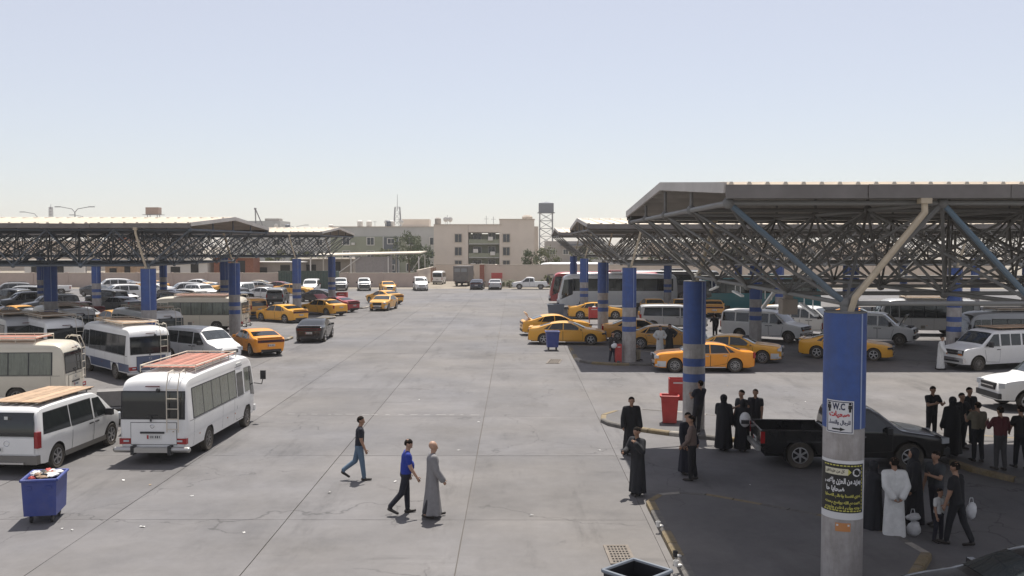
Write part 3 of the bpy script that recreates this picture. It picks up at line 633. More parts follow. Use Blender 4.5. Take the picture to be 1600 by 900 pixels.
def make_minivan(pm=P_WHITE, board=True):
    root = link('minivan', None)
    top = [(-2.56, .45), (-2.565, .60), (-2.56, .95), (-2.50, 1.55), (-2.42, 1.82), (-2.22, 1.905), (-1.0, 1.93), (.4, 1.925), (.92, 1.85), (1.62, 1.29), (1.80, 1.20), (2.30, 1.05), (2.48, .86), (2.56, .62), (2.565, .40)]
    B = Body(top, [(-2.56, 1.05), (.5, 1.05), (1.7, 1.02), (2.5, .80)], [(-2.565, .82), (-2.50, .90), (-2.3, .945), (-1, .96), (1.4, .955), (2.1, .90), (2.42, .80), (2.565, .60)], [(-2.56, .34), (-2.2, .27), (2.2, .25), (2.56, .28)], (-1.58, 1.62), .355, 0.17, 0.13, 0.55, 0.07, 0.07)
    link('body', B.mesh('body', pm), root)
    win(root, B, [(.52, 1.10), (1.42, 1.10), (.93, 1.69), (.52, 1.70)], 'door_window'); win(root, B, [(-.82, 1.11), (.42, 1.10), (.42, 1.71), (-.82, 1.71)], frame=.02); win(root, B, [(-2.28, 1.14), (-.90, 1.11), (-.90, 1.71), (-2.15, 1.70)], frame=.02)
    B.over(1.56, .96, -.90, .90).build('windscreen', M_GLASSL, root, 60)
    door(root, B, [(.48, .38), (1.16, .42), (1.44, 1.06), (.48, 1.07)], pm, handle=(.62, .98), hm=M_PLAST); door(root, B, [(-.78, .38), (.40, .38), (.40, 1.07), (-.78, 1.07)], pm, handle=(.28, .98), hm=M_PLAST)
    B.over(2.20, 1.76, -.80, .80, .006).build('bonnet', pm, root, 60)
    # tail: hatch glass, emblem, lamps, grey bumper with a step
    pts = [[(B_x, y, z) for y in np.linspace(-.80 * (1 if z < 1.6 else .94), .80 * (1 if z < 1.6 else .94), 9)] for B_x, z in ((-2.560, 1.10), (-2.545, 1.28), (-2.520, 1.46), (-2.47, 1.66), (-2.43, 1.76))]
    tg = MB().grid([[(-2.578, y, z) for y in (-.80, 0, .80)] for z in (.60, .8, 1.06)], flip=False).build('tailgate', pm, root, 60)
    gl = MB().grid([[(x - .012, y, z) for x, y, z in row] for row in pts]).build('rear_window', M_GLASS, root, 60)
    MB().box((-2.60, .30, 1.20), (.012, .10, .08)).build('sticker', M_PLATE, gl, loc=(0.02, -.3, .42))
    MB().lathe([(.075, 0), (.085, .006), (.065, .012)], axis='X', n=20).build('emblem', M_CHROME, tg, loc=(-2.592, 0, .90))
    for s in (1, -1):
        MB().box((-2.50, s * .865, 1.00), (.15, .13, .46), rz=s * .25).build('tail_lamp', M_TAIL, root)
        MB().box((2.36, s * .66, .83), (.30, .36, .20), rz=-s * .5).build('headlamp', M_HEAD, root)
        MB().box((0.1, s * (B.y(0, .33) + .006), .34), (2.5, .03, .15)).build('sill_trim', M_GREYPL, root)
    MB().box((-2.53, 0, .44), (.20, 1.80, .24)).box((-2.62, 0, .36), (.14, 1.1, .05), m=1).build('rear_bumper', [M_GREYPL, M_CHROME], root)
    MB().box((2.53, 0, .73), (.12, .86, .16)).box((2.55, 0, .73), (.12, .7, .03), m=1).build('grille', [M_PLAST, M_CHROME], root)
    MB().box((2.52, 0, .40), (.14, 1.3, .14)).build('lower_grille', M_PLAST, root)
    plate(root, -2.592, .33, .73); plate(root, 2.60, 0, .50, rear=False); mirrors(root, 1.22, 1.0, 1.17, (.16, .22, .20), M_PLAST); underbody(root, -2.4, 2.35, 1.36, .24); wheels(root, 'van', (-1.58, 1.62), .83)
    if board:
        rk = MB(); [rk.box((x, 0, 1.965), (.05, 1.5, .04)) for x in (-1.9, -1.0, -.1, .7)]; rk = rk.build('roof_rack', M_PLAST, root)
        for k in range(5): MB().box((-.62 + random.uniform(-.02, .02), -.60 + k * .30, 2.0 + random.uniform(0, .008)), (3.05, .285, .025)).build('board', M_BOARD, rk)
    return root

def make_minibus(pm=P_WHITE, rackm=M_RACKR, gm_=M_GLASSG, skirt=None, ladder=-1):
    root = link('minibus', None)
    top = [(-3.50, .45), (-3.505, .7), (-3.50, 1.2), (-3.47, 1.9), (-3.42, 2.28), (-3.28, 2.50), (-2.95, 2.585), (0, 2.62), (2.3, 2.60), (2.85, 2.50), (3.12, 2.25), (3.40, 1.45), (3.46, 1.20), (3.50, .75), (3.50, .42)]
    B = Body(top, [(-3.5, 1.22), (3.5, 1.18)], [(-3.505, .92), (-3.47, .99), (-3.36, 1.03), (-3.0, 1.04), (2.6, 1.04), (3.2, 1.0), (3.44, .92), (3.50, .84)], [(-3.5, .46), (-3.0, .42), (3.0, .38), (3.5, .38)], (-1.58, 2.36), .385, 0.075, 0.21, 0.6, 0.05, 0.06, it=2)
    link('body', B.mesh('body', pm), root)
    # sides: separate panes; door in the right side, behind the front wheel
    xs = [-2.98, -2.08, -1.28, -.48, .32, 1.10]
    for s in (1, -1):
        e = list(xs) if s < 0 else xs + [1.98]
        for a, b in zip(e, e[1:]): win(root, B, [(a + .025, 1.29), (b - .025, 1.29), (b - .025, 2.16), (a + .025, 2.16)], m=gm_, sides=(s,))
        B.side([(e[0] - .03, 1.26), (e[-1] + .03, 1.26), (e[-1] + .03, 2.19), (e[0] - .03, 2.19)], .004, s, 16).build('window_band', M_PLAST, root, 60)
        win(root, B, [(2.06, 1.29), (2.60, 1.29), (2.60, 2.14), (2.06, 2.14)], m=gm_, sides=(s,)); win(root, B, [(2.66, 1.16), (3.26, 1.05), (2.93, 2.08), (2.66, 2.12)], 'driver_window', sides=(s,), frame=.02)
    door(root, B, [(1.16, .46), (1.94, .46), (1.94, 2.26), (1.16, 2.26)], pm, sides=(-1,))
    win(root, B, [(1.22, 1.26), (1.88, 1.26), (1.88, 2.06), (1.22, 2.06)], 'door_window', off=.012, sides=(-1,))
    MB().box((1.55, -B.y(1.55, 2.3) - .0, 2.34), (.5, .05, .10)).build('door_track', M_PLATE, root)
    # panel seams, fuel flap, vents and marker lamps
    for s in (1, -1):
        for x in (-2.95, -.35, .85 if s < 0 else 1.2): B.side([(x, .46), (x + .012, .46), (x + .012, 1.22), (x, 1.22)], .004, s, 1, 6).build('panel_seam', M_SEAMD, root)
        B.side([(-3.3, 1.235), (2.0, 1.235), (2.0, 1.247), (-3.3, 1.247)], .004, s, 30, 1).build('panel_seam', M_SEAMD, root); B.side([(-3.2, 2.33), (2.8, 2.33), (2.8, 2.355), (-3.2, 2.355)], .008, s, 30, 1).build('rain_gutter', pm, root)
        for x in (-2.5, .1, 1.9 if s > 0 else .9): B.side([(x, .70), (x + .07, .70), (x + .07, .74), (x, .74)], .008, s, 1, 1).build('marker_lamp', M_AMB, root)
        B.side([(.25, .50), (.55, .50), (.55, .72), (.25, .72)], .005, s, 2, 2).build('vent_flap', M_GREYPL if s > 0 else pm, root)
    # swage line along the sides
    for s in (1, -1):
        B.side([(-3.3, .80), (3.2, .80), (3.2, .83), (-3.3, .83)], .010, s, 30, 1).build('side_moulding', skirt or pm, root)
        if skirt: B.side([(-1.05, .44), (1.84, .44), (1.84, .86), (-1.05, .86)], .006, s, 12, 3).build('side_skirt', skirt, root, 60); B.side([(-3.42, .48), (-2.08, .46), (-2.08, .86), (-3.42, .86)], .006, s, 8, 3).build('side_skirt', skirt, root, 60)
    B.over(3.35, 2.98, -.90, .90, .010).build('windscreen', M_GLASSL, root, 60)
    # rear: wide window, hatch, bars
    def rx(z): return ip([(.4, -3.505), (1.2, -3.503), (1.9, -3.472), (2.28, -3.425)], z)
    gl = MB().grid([[(rx(z) - .012, y, z) for y in np.linspace(-.92, .92, 9)] for z in (1.36, 1.6, 1.9, 2.12)]).build('rear_window', M_GLASS, root, 60)
    MB().grid([[(rx(z) - .007, y, z) for y in np.linspace(-.96, .96, 9)] for z in (1.32, 1.6, 1.9, 2.16)]).build('window_frame', M_PLAST, gl, 60)
    MB().box((-3.545, .05, 1.34), (.02, .05, .16)).box((-3.54, .02, 1.44), (.015, .30, .02)).build('wiper', M_PLAST, gl)
    tg = MB().grid([[(rx(z) - .008, y, z) for y in np.linspace(-.70, .66, 5)] for z in (.58, .8, 1.0, 1.22)]).build('tailgate', skirt if skirt else pm, root, 60)
    MB().grid([[(rx(z) - .004, y, z) for y in np.linspace(-.715, .675, 5)] for z in (.565, .8, 1.0, 1.235)]).build('tailgate_gap', M_SEAMD, tg, 60)
    MB().box((-3.53, 0.02, .93), (.025, .72, .055)).build('handle_strip', M_PLAST, tg); MB().lathe([(.05, 0), (.062, -.008), (.05, -.014)], axis='X', n=18).build('emblem', M_CHROME, tg, loc=(-3.515, 0.02, 1.12))
    plate(root, -3.522, -.03, .80); MB().box((-3.49, 0, 2.30), (.05, .42, .03)).build('brake_lamp', M_TAILD, root)
    for s in (1, -1):
        MB().box((-3.46, s * .83, .67), (.12, .36, .17), rz=s * .12).build('tail_lamp', M_TAIL, root); MB().box((-3.53, s * .80, .68), (.02, .16, .05)).build('reverse_lamp', M_HEAD, root)
        MB().box((3.42, s * .68, .80), (.16, .40, .20), rz=-s * .35).build('headlamp', M_HEAD, root)
    # tubular rear bumper
    bp = MB(); bp.cyl((-3.62, -1.08, .44), (-3.62, 1.08, .44), .085, n=12); [bp.sphere((-3.62, s * 1.08, .44), .085, 10, 6) for s in (1, -1)]; bp.box((-3.62, 0, .44), (.20, 1.1, .14)); [bp.box((-3.62, s * .55, .43), (.22, .10, .26), m=1) for s in (1, -1)]
    bp.build('rear_bumper', [M_CHROMED, M_PLAST], root, 40)
    MB().box((3.50, 0, .50), (.14, 1.9, .22)).build('front_bumper', skirt or pm, root); MB().box((3.47, 0, .86), (.06, .9, .20)).box((3.49, 0, .86), (.05, .8, .03), m=1).build('grille', [M_PLAST, M_CHROME], root)
    for s in (1, -1):
        mm = MB(); mm.path([(3.2, s * 1.0, 1.45), (3.42, s * 1.22, 1.38), (3.40, s * 1.28, 1.60)], .016, 6); mm.box((3.40, s * 1.28, 1.72), (.08, .19, .32)); mm.build('mirror', M_PLAST, root)
    # roof rack with separate boards
    rk = MB(); x0, x1, yw, z = -2.3, 1.6, .86, 2.78
    for y in (-yw, yw): rk.cyl((x0, y, z), (x1, y, z), .022, n=6); rk.cyl((x0, y, z - .10), (x1, y, z - .10), .016, n=6)
    for x in (x0, x1): rk.cyl((x, -yw, z), (x, yw, z), .022, n=6)
    for k in range(6):
        x = x0 + (x1 - x0) * k / 5
        for y in (-yw, yw): rk.cyl((x, y, 2.56), (x, y, z), .014, n=5)
    rk = rk.build('roof_rack', M_RACKW, root, 40)
    for k in range(12): MB().box(((x0 + x1) / 2 + random.uniform(-.02, .02), -.77 + k * .14, 2.71 + random.uniform(0, .008)), (x1 - x0 - .06, .122, .02)).build('board', rackm, rk)
    # ladder from the bumper to the roof
    ld = MB(); yl = ladder * .62
    for dy in (-.17, .17): ld.path([(-3.60, yl + dy, .95), (-3.60, yl + dy, 2.25), (-3.42, yl + dy, 2.70), (-3.05, yl + dy, 2.74), (-2.95, yl + dy, 2.62)], .016, 6)
    for z_ in (1.05, 1.35, 1.65, 1.95, 2.22): ld.cyl((-3.60, yl - .17, z_), (-3.60, yl + .17, z_), .014, n=6)
    ld.cyl((-3.42, yl - .17, 2.70), (-3.42, yl + .17, 2.70), .014, n=6); ld.cyl((-3.60, yl, .97), (-3.49, yl, .97), .016, n=6); ld.build('ladder', M_RACKW, root, 40)
    MB().sphere((-3.58, -.20, 2.20), (.05, .07, .07), 10, 6).cyl((-3.47, -.2, 2.26), (-3.57, -.2, 2.22), .012, n=5).build('rear_mirror', M_PLAST, root, 40)
    underbody(root, -3.4, 3.4, 1.5, .36, .9); wheels(root, 'bus', (-1.58, 2.36), .90)
    return root
M_CHROMED = mat('dull_steel_bumper', (0.45, 0.45, 0.44), 0.35, metal=0.8, dirt=0.3, scale=4)

def make_van(pm=P_WHITE, hood_open=False, board=False):
    root = link('passenger_van', None)
    top = [(-2.86, .45), (-2.865, .7), (-2.85, 1.3), (-2.80, 1.85), (-2.62, 2.03), (-2.2, 2.07), (.6, 2.07), (1.02, 2.00), (1.78, 1.32), (1.92, 1.27), (2.62, 1.16), (2.80, 1.06), (2.86, .80), (2.865, .42)]
    B = Body(top, [(-2.86, 1.22), (1.5, 1.20), (2.8, 1.02)], [(-2.865, .90), (-2.78, .98), (-2.5, 1.005), (1.8, 1.005), (2.5, .97), (2.78, .90), (2.865, .80)], [(-2.86, .36), (2.2, .32), (2.86, .34)], (-1.46, 1.98), .37, 0.14, 0.14, 0.55, 0.06, 0.09)
    link('body', B.mesh('body', pm), root)
    win(root, B, [(.72, 1.27), (1.60, 1.27), (1.02, 1.84), (.72, 1.85)], 'door_window', frame=.015); win(root, B, [(.02, 1.27), (.60, 1.27), (.60, 1.86), (.02, 1.86)]); win(root, B, [(-.66, 1.27), (-.05, 1.27), (-.05, 1.86), (-.66, 1.86)]); win(root, B, [(-1.70, 1.27), (-.78, 1.27), (-.78, 1.86), (-1.70, 1.86)]); win(root, B, [(-2.70, 1.27), (-1.80, 1.27), (-1.80, 1.86), (-2.66, 1.86)])
    B.over(1.72, 1.06, -.90, .90).build('windscreen', M_GLASSL, root, 60)
    door(root, B, [(.66, .42), (1.46, .46), (1.66, 1.22), (.66, 1.22)], pm, handle=(.78, 1.08)); door(root, B, [(-.02, .42), (.60, .42), (.60, 1.22), (-.02, 1.22)], pm, sides=(-1,), handle=(.50, 1.08)); door(root, B, [(-.70, .42), (-.08, .42), (-.08, 1.22), (-.70, 1.22)], pm, sides=(-1,), handle=(-.6, 1.08))
    if hood_open:
        MB().box((0, 0, 0), (.80, 1.5, .04), M=Euler((0, R(-62), 0)).to_matrix()).build('bonnet', P_BLK, root, loc=(2.12, 0, 1.60)); MB().box((2.32, 0, 1.10), (.70, 1.4, .22)).build('engine_bay', M_UNDER, root)
    else: B.over(2.66, 1.98, -.88, .88, .006).build('bonnet', pm, root, 60)
    MB().box((2.84, 0, .93), (.10, 1.66, .24)).box((2.87, 0, .93), (.08, 1.5, .035), m=1).build('grille', [M_PLAST, M_CHROME if not hood_open else M_PLAST], root)
    for s in (1, -1): MB().box((2.845, s * .66, .97), (.13, .26, .13)).build('headlamp', M_HEAD, root); MB().box((2.845, s * .66, .83), (.12, .26, .07)).build('indicator', M_AMB, root); MB().box((-2.83, s * .90, 1.05), (.10, .11, .42)).build('tail_lamp', M_TAIL, root)
    MB().box((2.88, 0, .56), (.16, 1.92, .22)).box((2.95, 0, .50), (.06, 1.3, .08), m=1).build('front_bumper', [M_CHROME if not hood_open else M_PLAST, M_PLAST], root); MB().box((-2.90, 0, .52), (.14, 1.9, .18)).build('rear_bumper', M_CHROME, root)
    for s in (1, -1):
        MB().grid([[(-2.865 + (z - 1.3) * .09, s * y, z) for y in (.06, .45, .84)] for z in (1.28, 1.55, 1.82)], flip=s < 0).build('rear_window', M_GLASS, root)
    mirrors(root, 1.42, 1.12, 1.36, (.12, .22, .28), M_PLAST); plate(root, -2.98, 0, .58); underbody(root, -2.7, 2.7, 1.42, .30, .8); wheels(root, 'steel', (-1.46, 1.98), .88)
    if board:
        rk = MB(); [rk.box((x, 0, 2.11), (.05, 1.6, .05)) for x in (-2.2, -1.2, -.2, .4)]; rk = rk.build('roof_rack', M_PLAST, root)
        for k in range(5): MB().box((-.95, -.66 + k * .33, 2.155 + random.uniform(0, .01)), (3.1, .31, .03)).build('board', M_BOARD, rk)
    return root

def make_suv(pm=P_GREY):
    root = link('suv', None)
    top = [(-2.42, .5), (-2.425, .75), (-2.41, 1.2), (-2.30, 1.66), (-2.12, 1.78), (-1.0, 1.86), (.1, 1.85), (.55, 1.78), (1.16, 1.24), (1.3, 1.19), (2.1, 1.10), (2.34, .98), (2.42, .72), (2.425, .45)]
    B = Body(top, [(-2.42, 1.10), (1.2, 1.08), (2.4, .92)], [(-2.425, .82), (-2.34, .92), (-2.1, .955), (1.6, .955), (2.2, .90), (2.36, .82), (2.425, .70)], [(-2.42, .42), (2.42, .38)], (-1.40, 1.45), .37, 0.22, 0.12, 0.58, 0.06, 0.08)
    link('body', B.mesh('body', pm), root)
    win(root, B, [(.12, 1.13), (1.00, 1.12), (.50, 1.64), (.12, 1.66)], 'door_window'); win(root, B, [(-.85, 1.13), (.05, 1.13), (.05, 1.66), (-.85, 1.67)]); win(root, B, [(-2.05, 1.16), (-.95, 1.14), (-.95, 1.67), (-1.98, 1.60)])
    B.over(1.10, .58, -.9, .9).build('windscreen', M_GLASSL, root, 60)
    MB().grid([[(x - .012, y, z) for y in np.linspace(-.74, .74, 5)] for x, z in ((-2.405, 1.14), (-2.37, 1.35), (-2.30, 1.58))]).build('rear_window', M_GLASS, root)
    door(root, B, [(.08, .48), (1.02, .50), (1.02, 1.07), (.08, 1.08)], pm, handle=(.2, .98)); door(root, B, [(-.9, .55), (.02, .48), (.02, 1.08), (-.9, 1.08)], pm, handle=(-.78, .98))
    B.over(2.2, 1.34, -.85, .85, .006).build('bonnet', pm, root, 60)
    for s in (1, -1): MB().box((2.30, s * .70, .90), (.20, .28, .18), rz=-s * .4).build('headlamp', M_HEAD, root); MB().box((-2.36, s * .83, 1.05), (.12, .12, .34)).build('tail_lamp', M_TAIL, root); MB().cyl((-1.9, s * .66, 1.90), (.1, s * .66, 1.92), .02, n=6).build('roof_rail', M_PLAST, root)
    MB().box((2.40, 0, .84), (.10, .95, .24)).box((2.42, 0, .84), (.09, .85, .04), m=1).build('grille', [M_PLAST, M_CHROME], root); MB().box((2.40, 0, .52), (.12, 1.6, .2)).build('front_bumper', M_PLAST, root); MB().box((-2.42, 0, .58), (.12, 1.7, .22)).build('rear_bumper', M_PLAST, root)
    plate(root, -2.45, 0, .88); mirrors(root, .82, 1.02, 1.18, (.13, .2, .17), M_PLAST); underbody(root, -2.3, 2.3, 1.36, .32, .8); wheels(root, 'van', (-1.40, 1.45), .83)
    return root

def make_pickup(pm=P_BLK, dark_front=False):
    root = link('pickup_truck', None)
    top = [(-2.66, .62), (-2.665, .78), (-2.62, .80), (-.72, .80), (-.70, 1.10), (-.62, 1.62), (-.45, 1.75), (.1, 1.80), (.55, 1.77), (1.28, 1.20), (1.45, 1.15), (2.3, 1.04), (2.55, .92), (2.66, .66), (2.67, .45)]
    B = Body(top, [(-2.66, .78), (-.72, .79), (-.60, 1.08), (1.2, 1.06), (2.6, .86)], [(-2.665, .88), (-2.5, .90), (1.8, .92), (2.3, .87), (2.55, .78), (2.67, .66)], [(-2.66, .50), (-2.2, .42), (2.2, .36), (2.67, .40)], (-1.55, 1.55), .39, 0.24, 0.11, 0.58, 0.05, 0.08, it=1)
    link('body', B.mesh('body', pm), root)
    bed = MB()
    for s in (1, -1): bed.box((-1.68, s * .865, .92), (1.94, .07, .32)); bed.cyl((-2.64, s * .865, 1.09), (-.72, s * .865, 1.09), .035, n=8)
    bed.box((-.72, 0, .94), (.06, 1.68, .30)); bed.box((-1.68, 0, .806), (1.92, 1.66, .01), m=1)
    bed.build('cargo_bed', [pm, M_UNDER], root)
    MB().box((-2.645, 0, .86), (.06, 1.70, .46)).build('tailgate', pm, root)
    win(root, B, [(.12, 1.12), (1.08, 1.10), (.55, 1.60), (.12, 1.62)], 'door_window'); win(root, B, [(-.52, 1.14), (.05, 1.12), (.05, 1.62), (-.46, 1.58)])
    B.over(1.20, .60, -.9, .9).build('windscreen', M_GLASSL, root, 60)
    MB().grid([[(x - .012, y, z) for y in np.linspace(-.62, .62, 5)] for x, z in ((-.69, 1.18), (-.66, 1.38), (-.62, 1.58))]).build('rear_window', M_GLASS, root)
    door(root, B, [(.08, .48), (1.05, .55), (1.05, 1.06), (.08, 1.06)], pm, handle=(.2, .96), hm=M_CHROME); door(root, B, [(-.60, .48), (.02, .48), (.02, 1.06), (-.60, 1.06)], pm, handle=(-.48, .96), hm=M_CHROME)
    B.over(2.45, 1.48, -.88, .88, .006).build('bonnet', P_BLK if dark_front else pm, root, 60)
    for s in (1, -1): MB().box((2.52, s * .66, .86), (.24, .30, .16), rz=-s * .45).build('headlamp', M_HEAD, root); MB().box((-2.62, s * .86, .90), (.12, .10, .34)).build('tail_lamp', M_TAIL, root); MB().box((-1.98, s * .86, .42), (.03, .22, .34)).build('mud_flap', M_UNDER, root)
    MB().box((2.64, 0, .78), (.10, .90 if not dark_front else 1.5, .22)).box((2.66, 0, .78), (.09, .8, .035), m=1).build('grille', [M_PLAST, M_CHROME if not dark_front else M_PLAST], root); MB().box((2.63, 0, .54), (.18, 1.5, .20)).build('front_bumper', M_PLAST, root); MB().box((-2.72, 0, .55), (.12, 1.6, .12)).build('rear_bumper', M_CHROMED, root)
    mirrors(root, .92, .99, 1.17, (.13, .22, .18), M_PLAST); plate(root, -2.69, 0, .72); underbody(root, -2.5, 2.5, 1.3, .30, .76); wheels(root, 'truck', (-1.55, 1.55), .80)
    return root

def make_coach(pm=P_WHITE, gm_=M_GLASS, front=None):
    root = link('coach', None)
    top = [(-6.0, .5), (-6.005, .9), (-6.0, 1.6), (-5.95, 2.9), (-5.82, 3.38), (-5.4, 3.52), (0, 3.55), (4.6, 3.52), (5.25, 3.40), (5.62, 3.05), (5.92, 1.7), (5.98, 1.2), (6.0, .8), (6.0, .4)]
    B = Body(top, [(-6, 1.75), (6, 1.5)], [(-6.005, 1.12), (-5.92, 1.22), (-5.6, 1.255), (4.9, 1.255), (5.6, 1.19), (5.9, 1.06), (6.0, .95)], [(-6, .40), (6, .34)], (-3.0, -1.75, 3.35), .50, 0.045, 0.24, 0.6, 0.05, 0.09)
    link('body', B.mesh('body', pm), root)
    e = [-5.5, -4.05, -2.6, -1.15, .30, 1.75, 3.20, 4.50]
    for s in (1, -1):
        for a, b in zip(e, e[1:]): win(root, B, [(a + .03, 1.86), (b - .03, 1.86), (b - .03, 3.02), (a + .03, 3.02)], m=gm_, sides=(s,))
        B.side([(e[0] - .05, 1.82), (e[-1] + .05, 1.82), (e[-1] + .05, 3.06), (e[0] - .05, 3.06)], .004, s, 24).build('window_band', M_PLAST, root, 60)
        # swept front side glass
        win(root, B, [(4.56, 1.50), (5.80, .95), (5.42, 2.95), (4.56, 3.02)], 'driver_window', m=gm_, sides=(s,))
        for k in range(5): B.side([(-4.6 + k * 1.45 + (.9 if k > 1 else 0), .62), (-3.3 + k * 1.45 + (.9 if k > 1 else 0), .62), (-3.3 + k * 1.45 + (.9 if k > 1 else 0), 1.25), (-4.6 + k * 1.45 + (.9 if k > 1 else 0), 1.25)], .004, s).build('locker_door', pm, root) if -4.6 + k * 1.45 + (.9 if k > 1 else 0) not in () else None
        mm = MB(); mm.path([(5.6, s * 1.0, 3.2), (6.15, s * 1.2, 3.15), (6.2, s * 1.3, 2.85)], .03, 6); mm.box((6.2, s * 1.3, 2.55), (.14, .24, .55)); mm.build('mirror', M_PLAST, root)
        MB().box((5.92, s * .85, .80), (.16, .36, .22), rz=-s * .5).build('headlamp', M_HEAD, root); MB().box((-5.96, s * 1.05, 1.2), (.1, .16, .5)).build('tail_lamp', M_TAIL, root)
    B.over(5.93, 5.45, -.94, .94, .012).build('windscreen', M_GLASSL, root, 60)
    MB().grid([[(x - .015, y, z) for y in np.linspace(-.95, .95, 5)] for x, z in ((-5.99, 2.0), (-5.97, 2.5), (-5.945, 2.95))]).build('rear_window', M_GLASS, root)
    MB().box((6.0, 0, .50), (.16, 2.1, .26)).build('front_bumper', front or M_PLAST, root); MB().box((-.6, 0, 3.60), (2.4, 1.6, .18)).build('air_conditioner', pm, root)
    underbody(root, -5.8, 5.7, 1.8, .36, 1.1); wheels(root, 'coach', (-3.0, -1.75, 3.35), 1.06)
    return root

def make_hiace(pm=P_WHITE):
    root = link('delivery_van', None)
    top = [(-2.35, .45), (-2.355, .7), (-2.34, 1.3), (-2.28, 1.9), (-2.05, 2.12), (-1.2, 2.2), (.8, 2.18), (1.35, 2.05), (2.05, 1.2), (2.28, 1.0), (2.35, .7), (2.355, .4)]
    B = Body(top, [(-2.35, 1.12), (2.3, 1.08)], [(-2.355, .78), (-2.28, .84), (-2.0, .86), (1.8, .86), (2.2, .80), (2.355, .70)], .30, (-1.2, 1.35), .34, 0.07, 0.16, 0.58, 0.05, 0.06)
    link('body', B.mesh('body', pm), root)
    win(root, B, [(.95, 1.16), (1.80, 1.14), (1.38, 1.85), (.95, 1.87)], 'door_window'); win(root, B, [(-.5, 1.18), (.85, 1.18), (.85, 1.87), (-.5, 1.87)]); win(root, B, [(-2.1, 1.18), (-.58, 1.18), (-.58, 1.87), (-2.1, 1.87)])
    B.over(2.0, 1.42, -.9, .9).build('windscreen', M_GLASSL, root, 60); MB().grid([[(x - .012, y, z) for y in np.linspace(-.72, .72, 5)] for x, z in ((-2.345, 1.22), (-2.32, 1.6), (-2.285, 1.88))]).build('rear_window', M_GLASS, root)
    for s in (1, -1): MB().box((-2.33, s * .77, .95), (.06, .10, .4)).build('tail_lamp', M_TAIL, root); MB().box((2.28, s * .6, .86), (.2, .3, .2)).build('headlamp', M_HEAD, root)
    MB().box((-2.37, 0, .45), (.1, 1.6, .2)).build('rear_bumper', M_GREYPL, root); MB().box((2.34, 0, .45), (.12, 1.5, .22)).build('front_bumper', M_GREYPL, root); plate(root, -2.365, 0, .78); underbody(root, -2.2, 2.2, 1.3, .26, .8); wheels(root, 'van', (-1.2, 1.35), .74)
    return root

def make_truck():
    root = link('box_lorry', None)
    MB().box((-1.0, 0, 1.95), (5.2, 2.3, 2.4)).build('cargo_box', mat('grey_canvas', (0.10, 0.10, 0.105), 0.8, var=0.2, dirt=0.3), root)
    for s in (1, -1): MB().grid([[(-3.606, s * y, z) for y in (.08, .5, .98)] for z in (2.25, 2.8)], flip=s < 0).build('rear_window', mat('pale_rear_pane', (0.22, 0.23, 0.24), 0.2), root)
    top = [(1.7, .5), (1.7, .8), (1.72, 2.2), (1.9, 2.5), (2.8, 2.5), (3.2, 2.3), (3.5, 1.4), (3.6, .9), (3.6, .5)]
    B = Body(top, [(1.7, 1.4), (3.6, 1.3)], [(1.7, 1.05), (3.2, 1.05), (3.6, .95)], .5, (2.7,), .45, 0.05, 0.14, 0.6, 0.04, 0.08); link('body', B.mesh('body', P_BEI), root)
    win(root, B, [(2.0, 1.45), (3.2, 1.42), (3.0, 2.2), (2.0, 2.2)], 'door_window'); B.over(3.4, 3.15, -.9, .9).build('windscreen', M_GLASSL, root)
    MB().box((-1.0, 0, .62), (5.2, 1.0, .25)).box((-3.58, 0, .55), (.1, 2.0, .14)).build('chassis', M_UNDER, root)
    for s in (1, -1): MB().box((-3.64, s * .8, .75), (.05, .26, .12)).build('tail_lamp', M_TAILD, root)
    wheels(root, 'coach', (-1.9, 2.7), .95)
    return root
PROTO = {}
def proto(k):
    if k not in PROTO:
        PROTO[k] = {'charger': lambda: make_sedan('charger'), 'saloon': lambda: make_sedan('chrome'), 'minivan': lambda: make_minivan(), 'minivan_plain': lambda: make_minivan(board=False), 'minibus': lambda: make_minibus(), 'minibus_blue': lambda: make_minibus(P_WHITE, M_BOARD, M_GLASS, P_NAVY2), 'minibus_cream': lambda: make_minibus(P_CREAM, M_RACKR, M_GLASSG),
                    'minibus_dim': lambda: make_minibus(P_WHITE, M_BOARD, M_GLASS), 'van': lambda: make_van(), 'van_open': lambda: make_van(hood_open=True), 'van_board': lambda: make_van(board=True), 'suv': make_suv, 'pickup': make_pickup, 'pickup_dark': lambda: make_pickup(P_WHITE, True), 'coach': make_coach, 'hiace': make_hiace, 'truck': make_truck}[k]()
    return PROTO[k]
P_NAVY2 = paint('faded_blue_skirt', (0.055, 0.085, 0.17), 0.4)
NAME = {'charger': 'car', 'saloon': 'car'}
PAINT0 = {'charger': P_YEL, 'saloon': P_YEL, 'suv': P_GREY, 'pickup': P_BLK, 'minibus_cream': P_CREAM}
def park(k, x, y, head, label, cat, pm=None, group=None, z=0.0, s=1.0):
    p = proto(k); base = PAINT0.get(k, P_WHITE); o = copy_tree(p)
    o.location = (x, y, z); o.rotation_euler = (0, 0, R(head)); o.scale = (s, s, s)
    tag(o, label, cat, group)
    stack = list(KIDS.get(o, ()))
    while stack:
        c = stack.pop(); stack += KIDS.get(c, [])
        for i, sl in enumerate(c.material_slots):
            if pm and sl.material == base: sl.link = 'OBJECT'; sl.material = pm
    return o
def parkp(k, px, py, head, label, cat, pm=None, group=None, s=1.0):
    g = G(px, py); return park(k, g.x, g.y, head, label, cat, pm, group, 0.0, s)
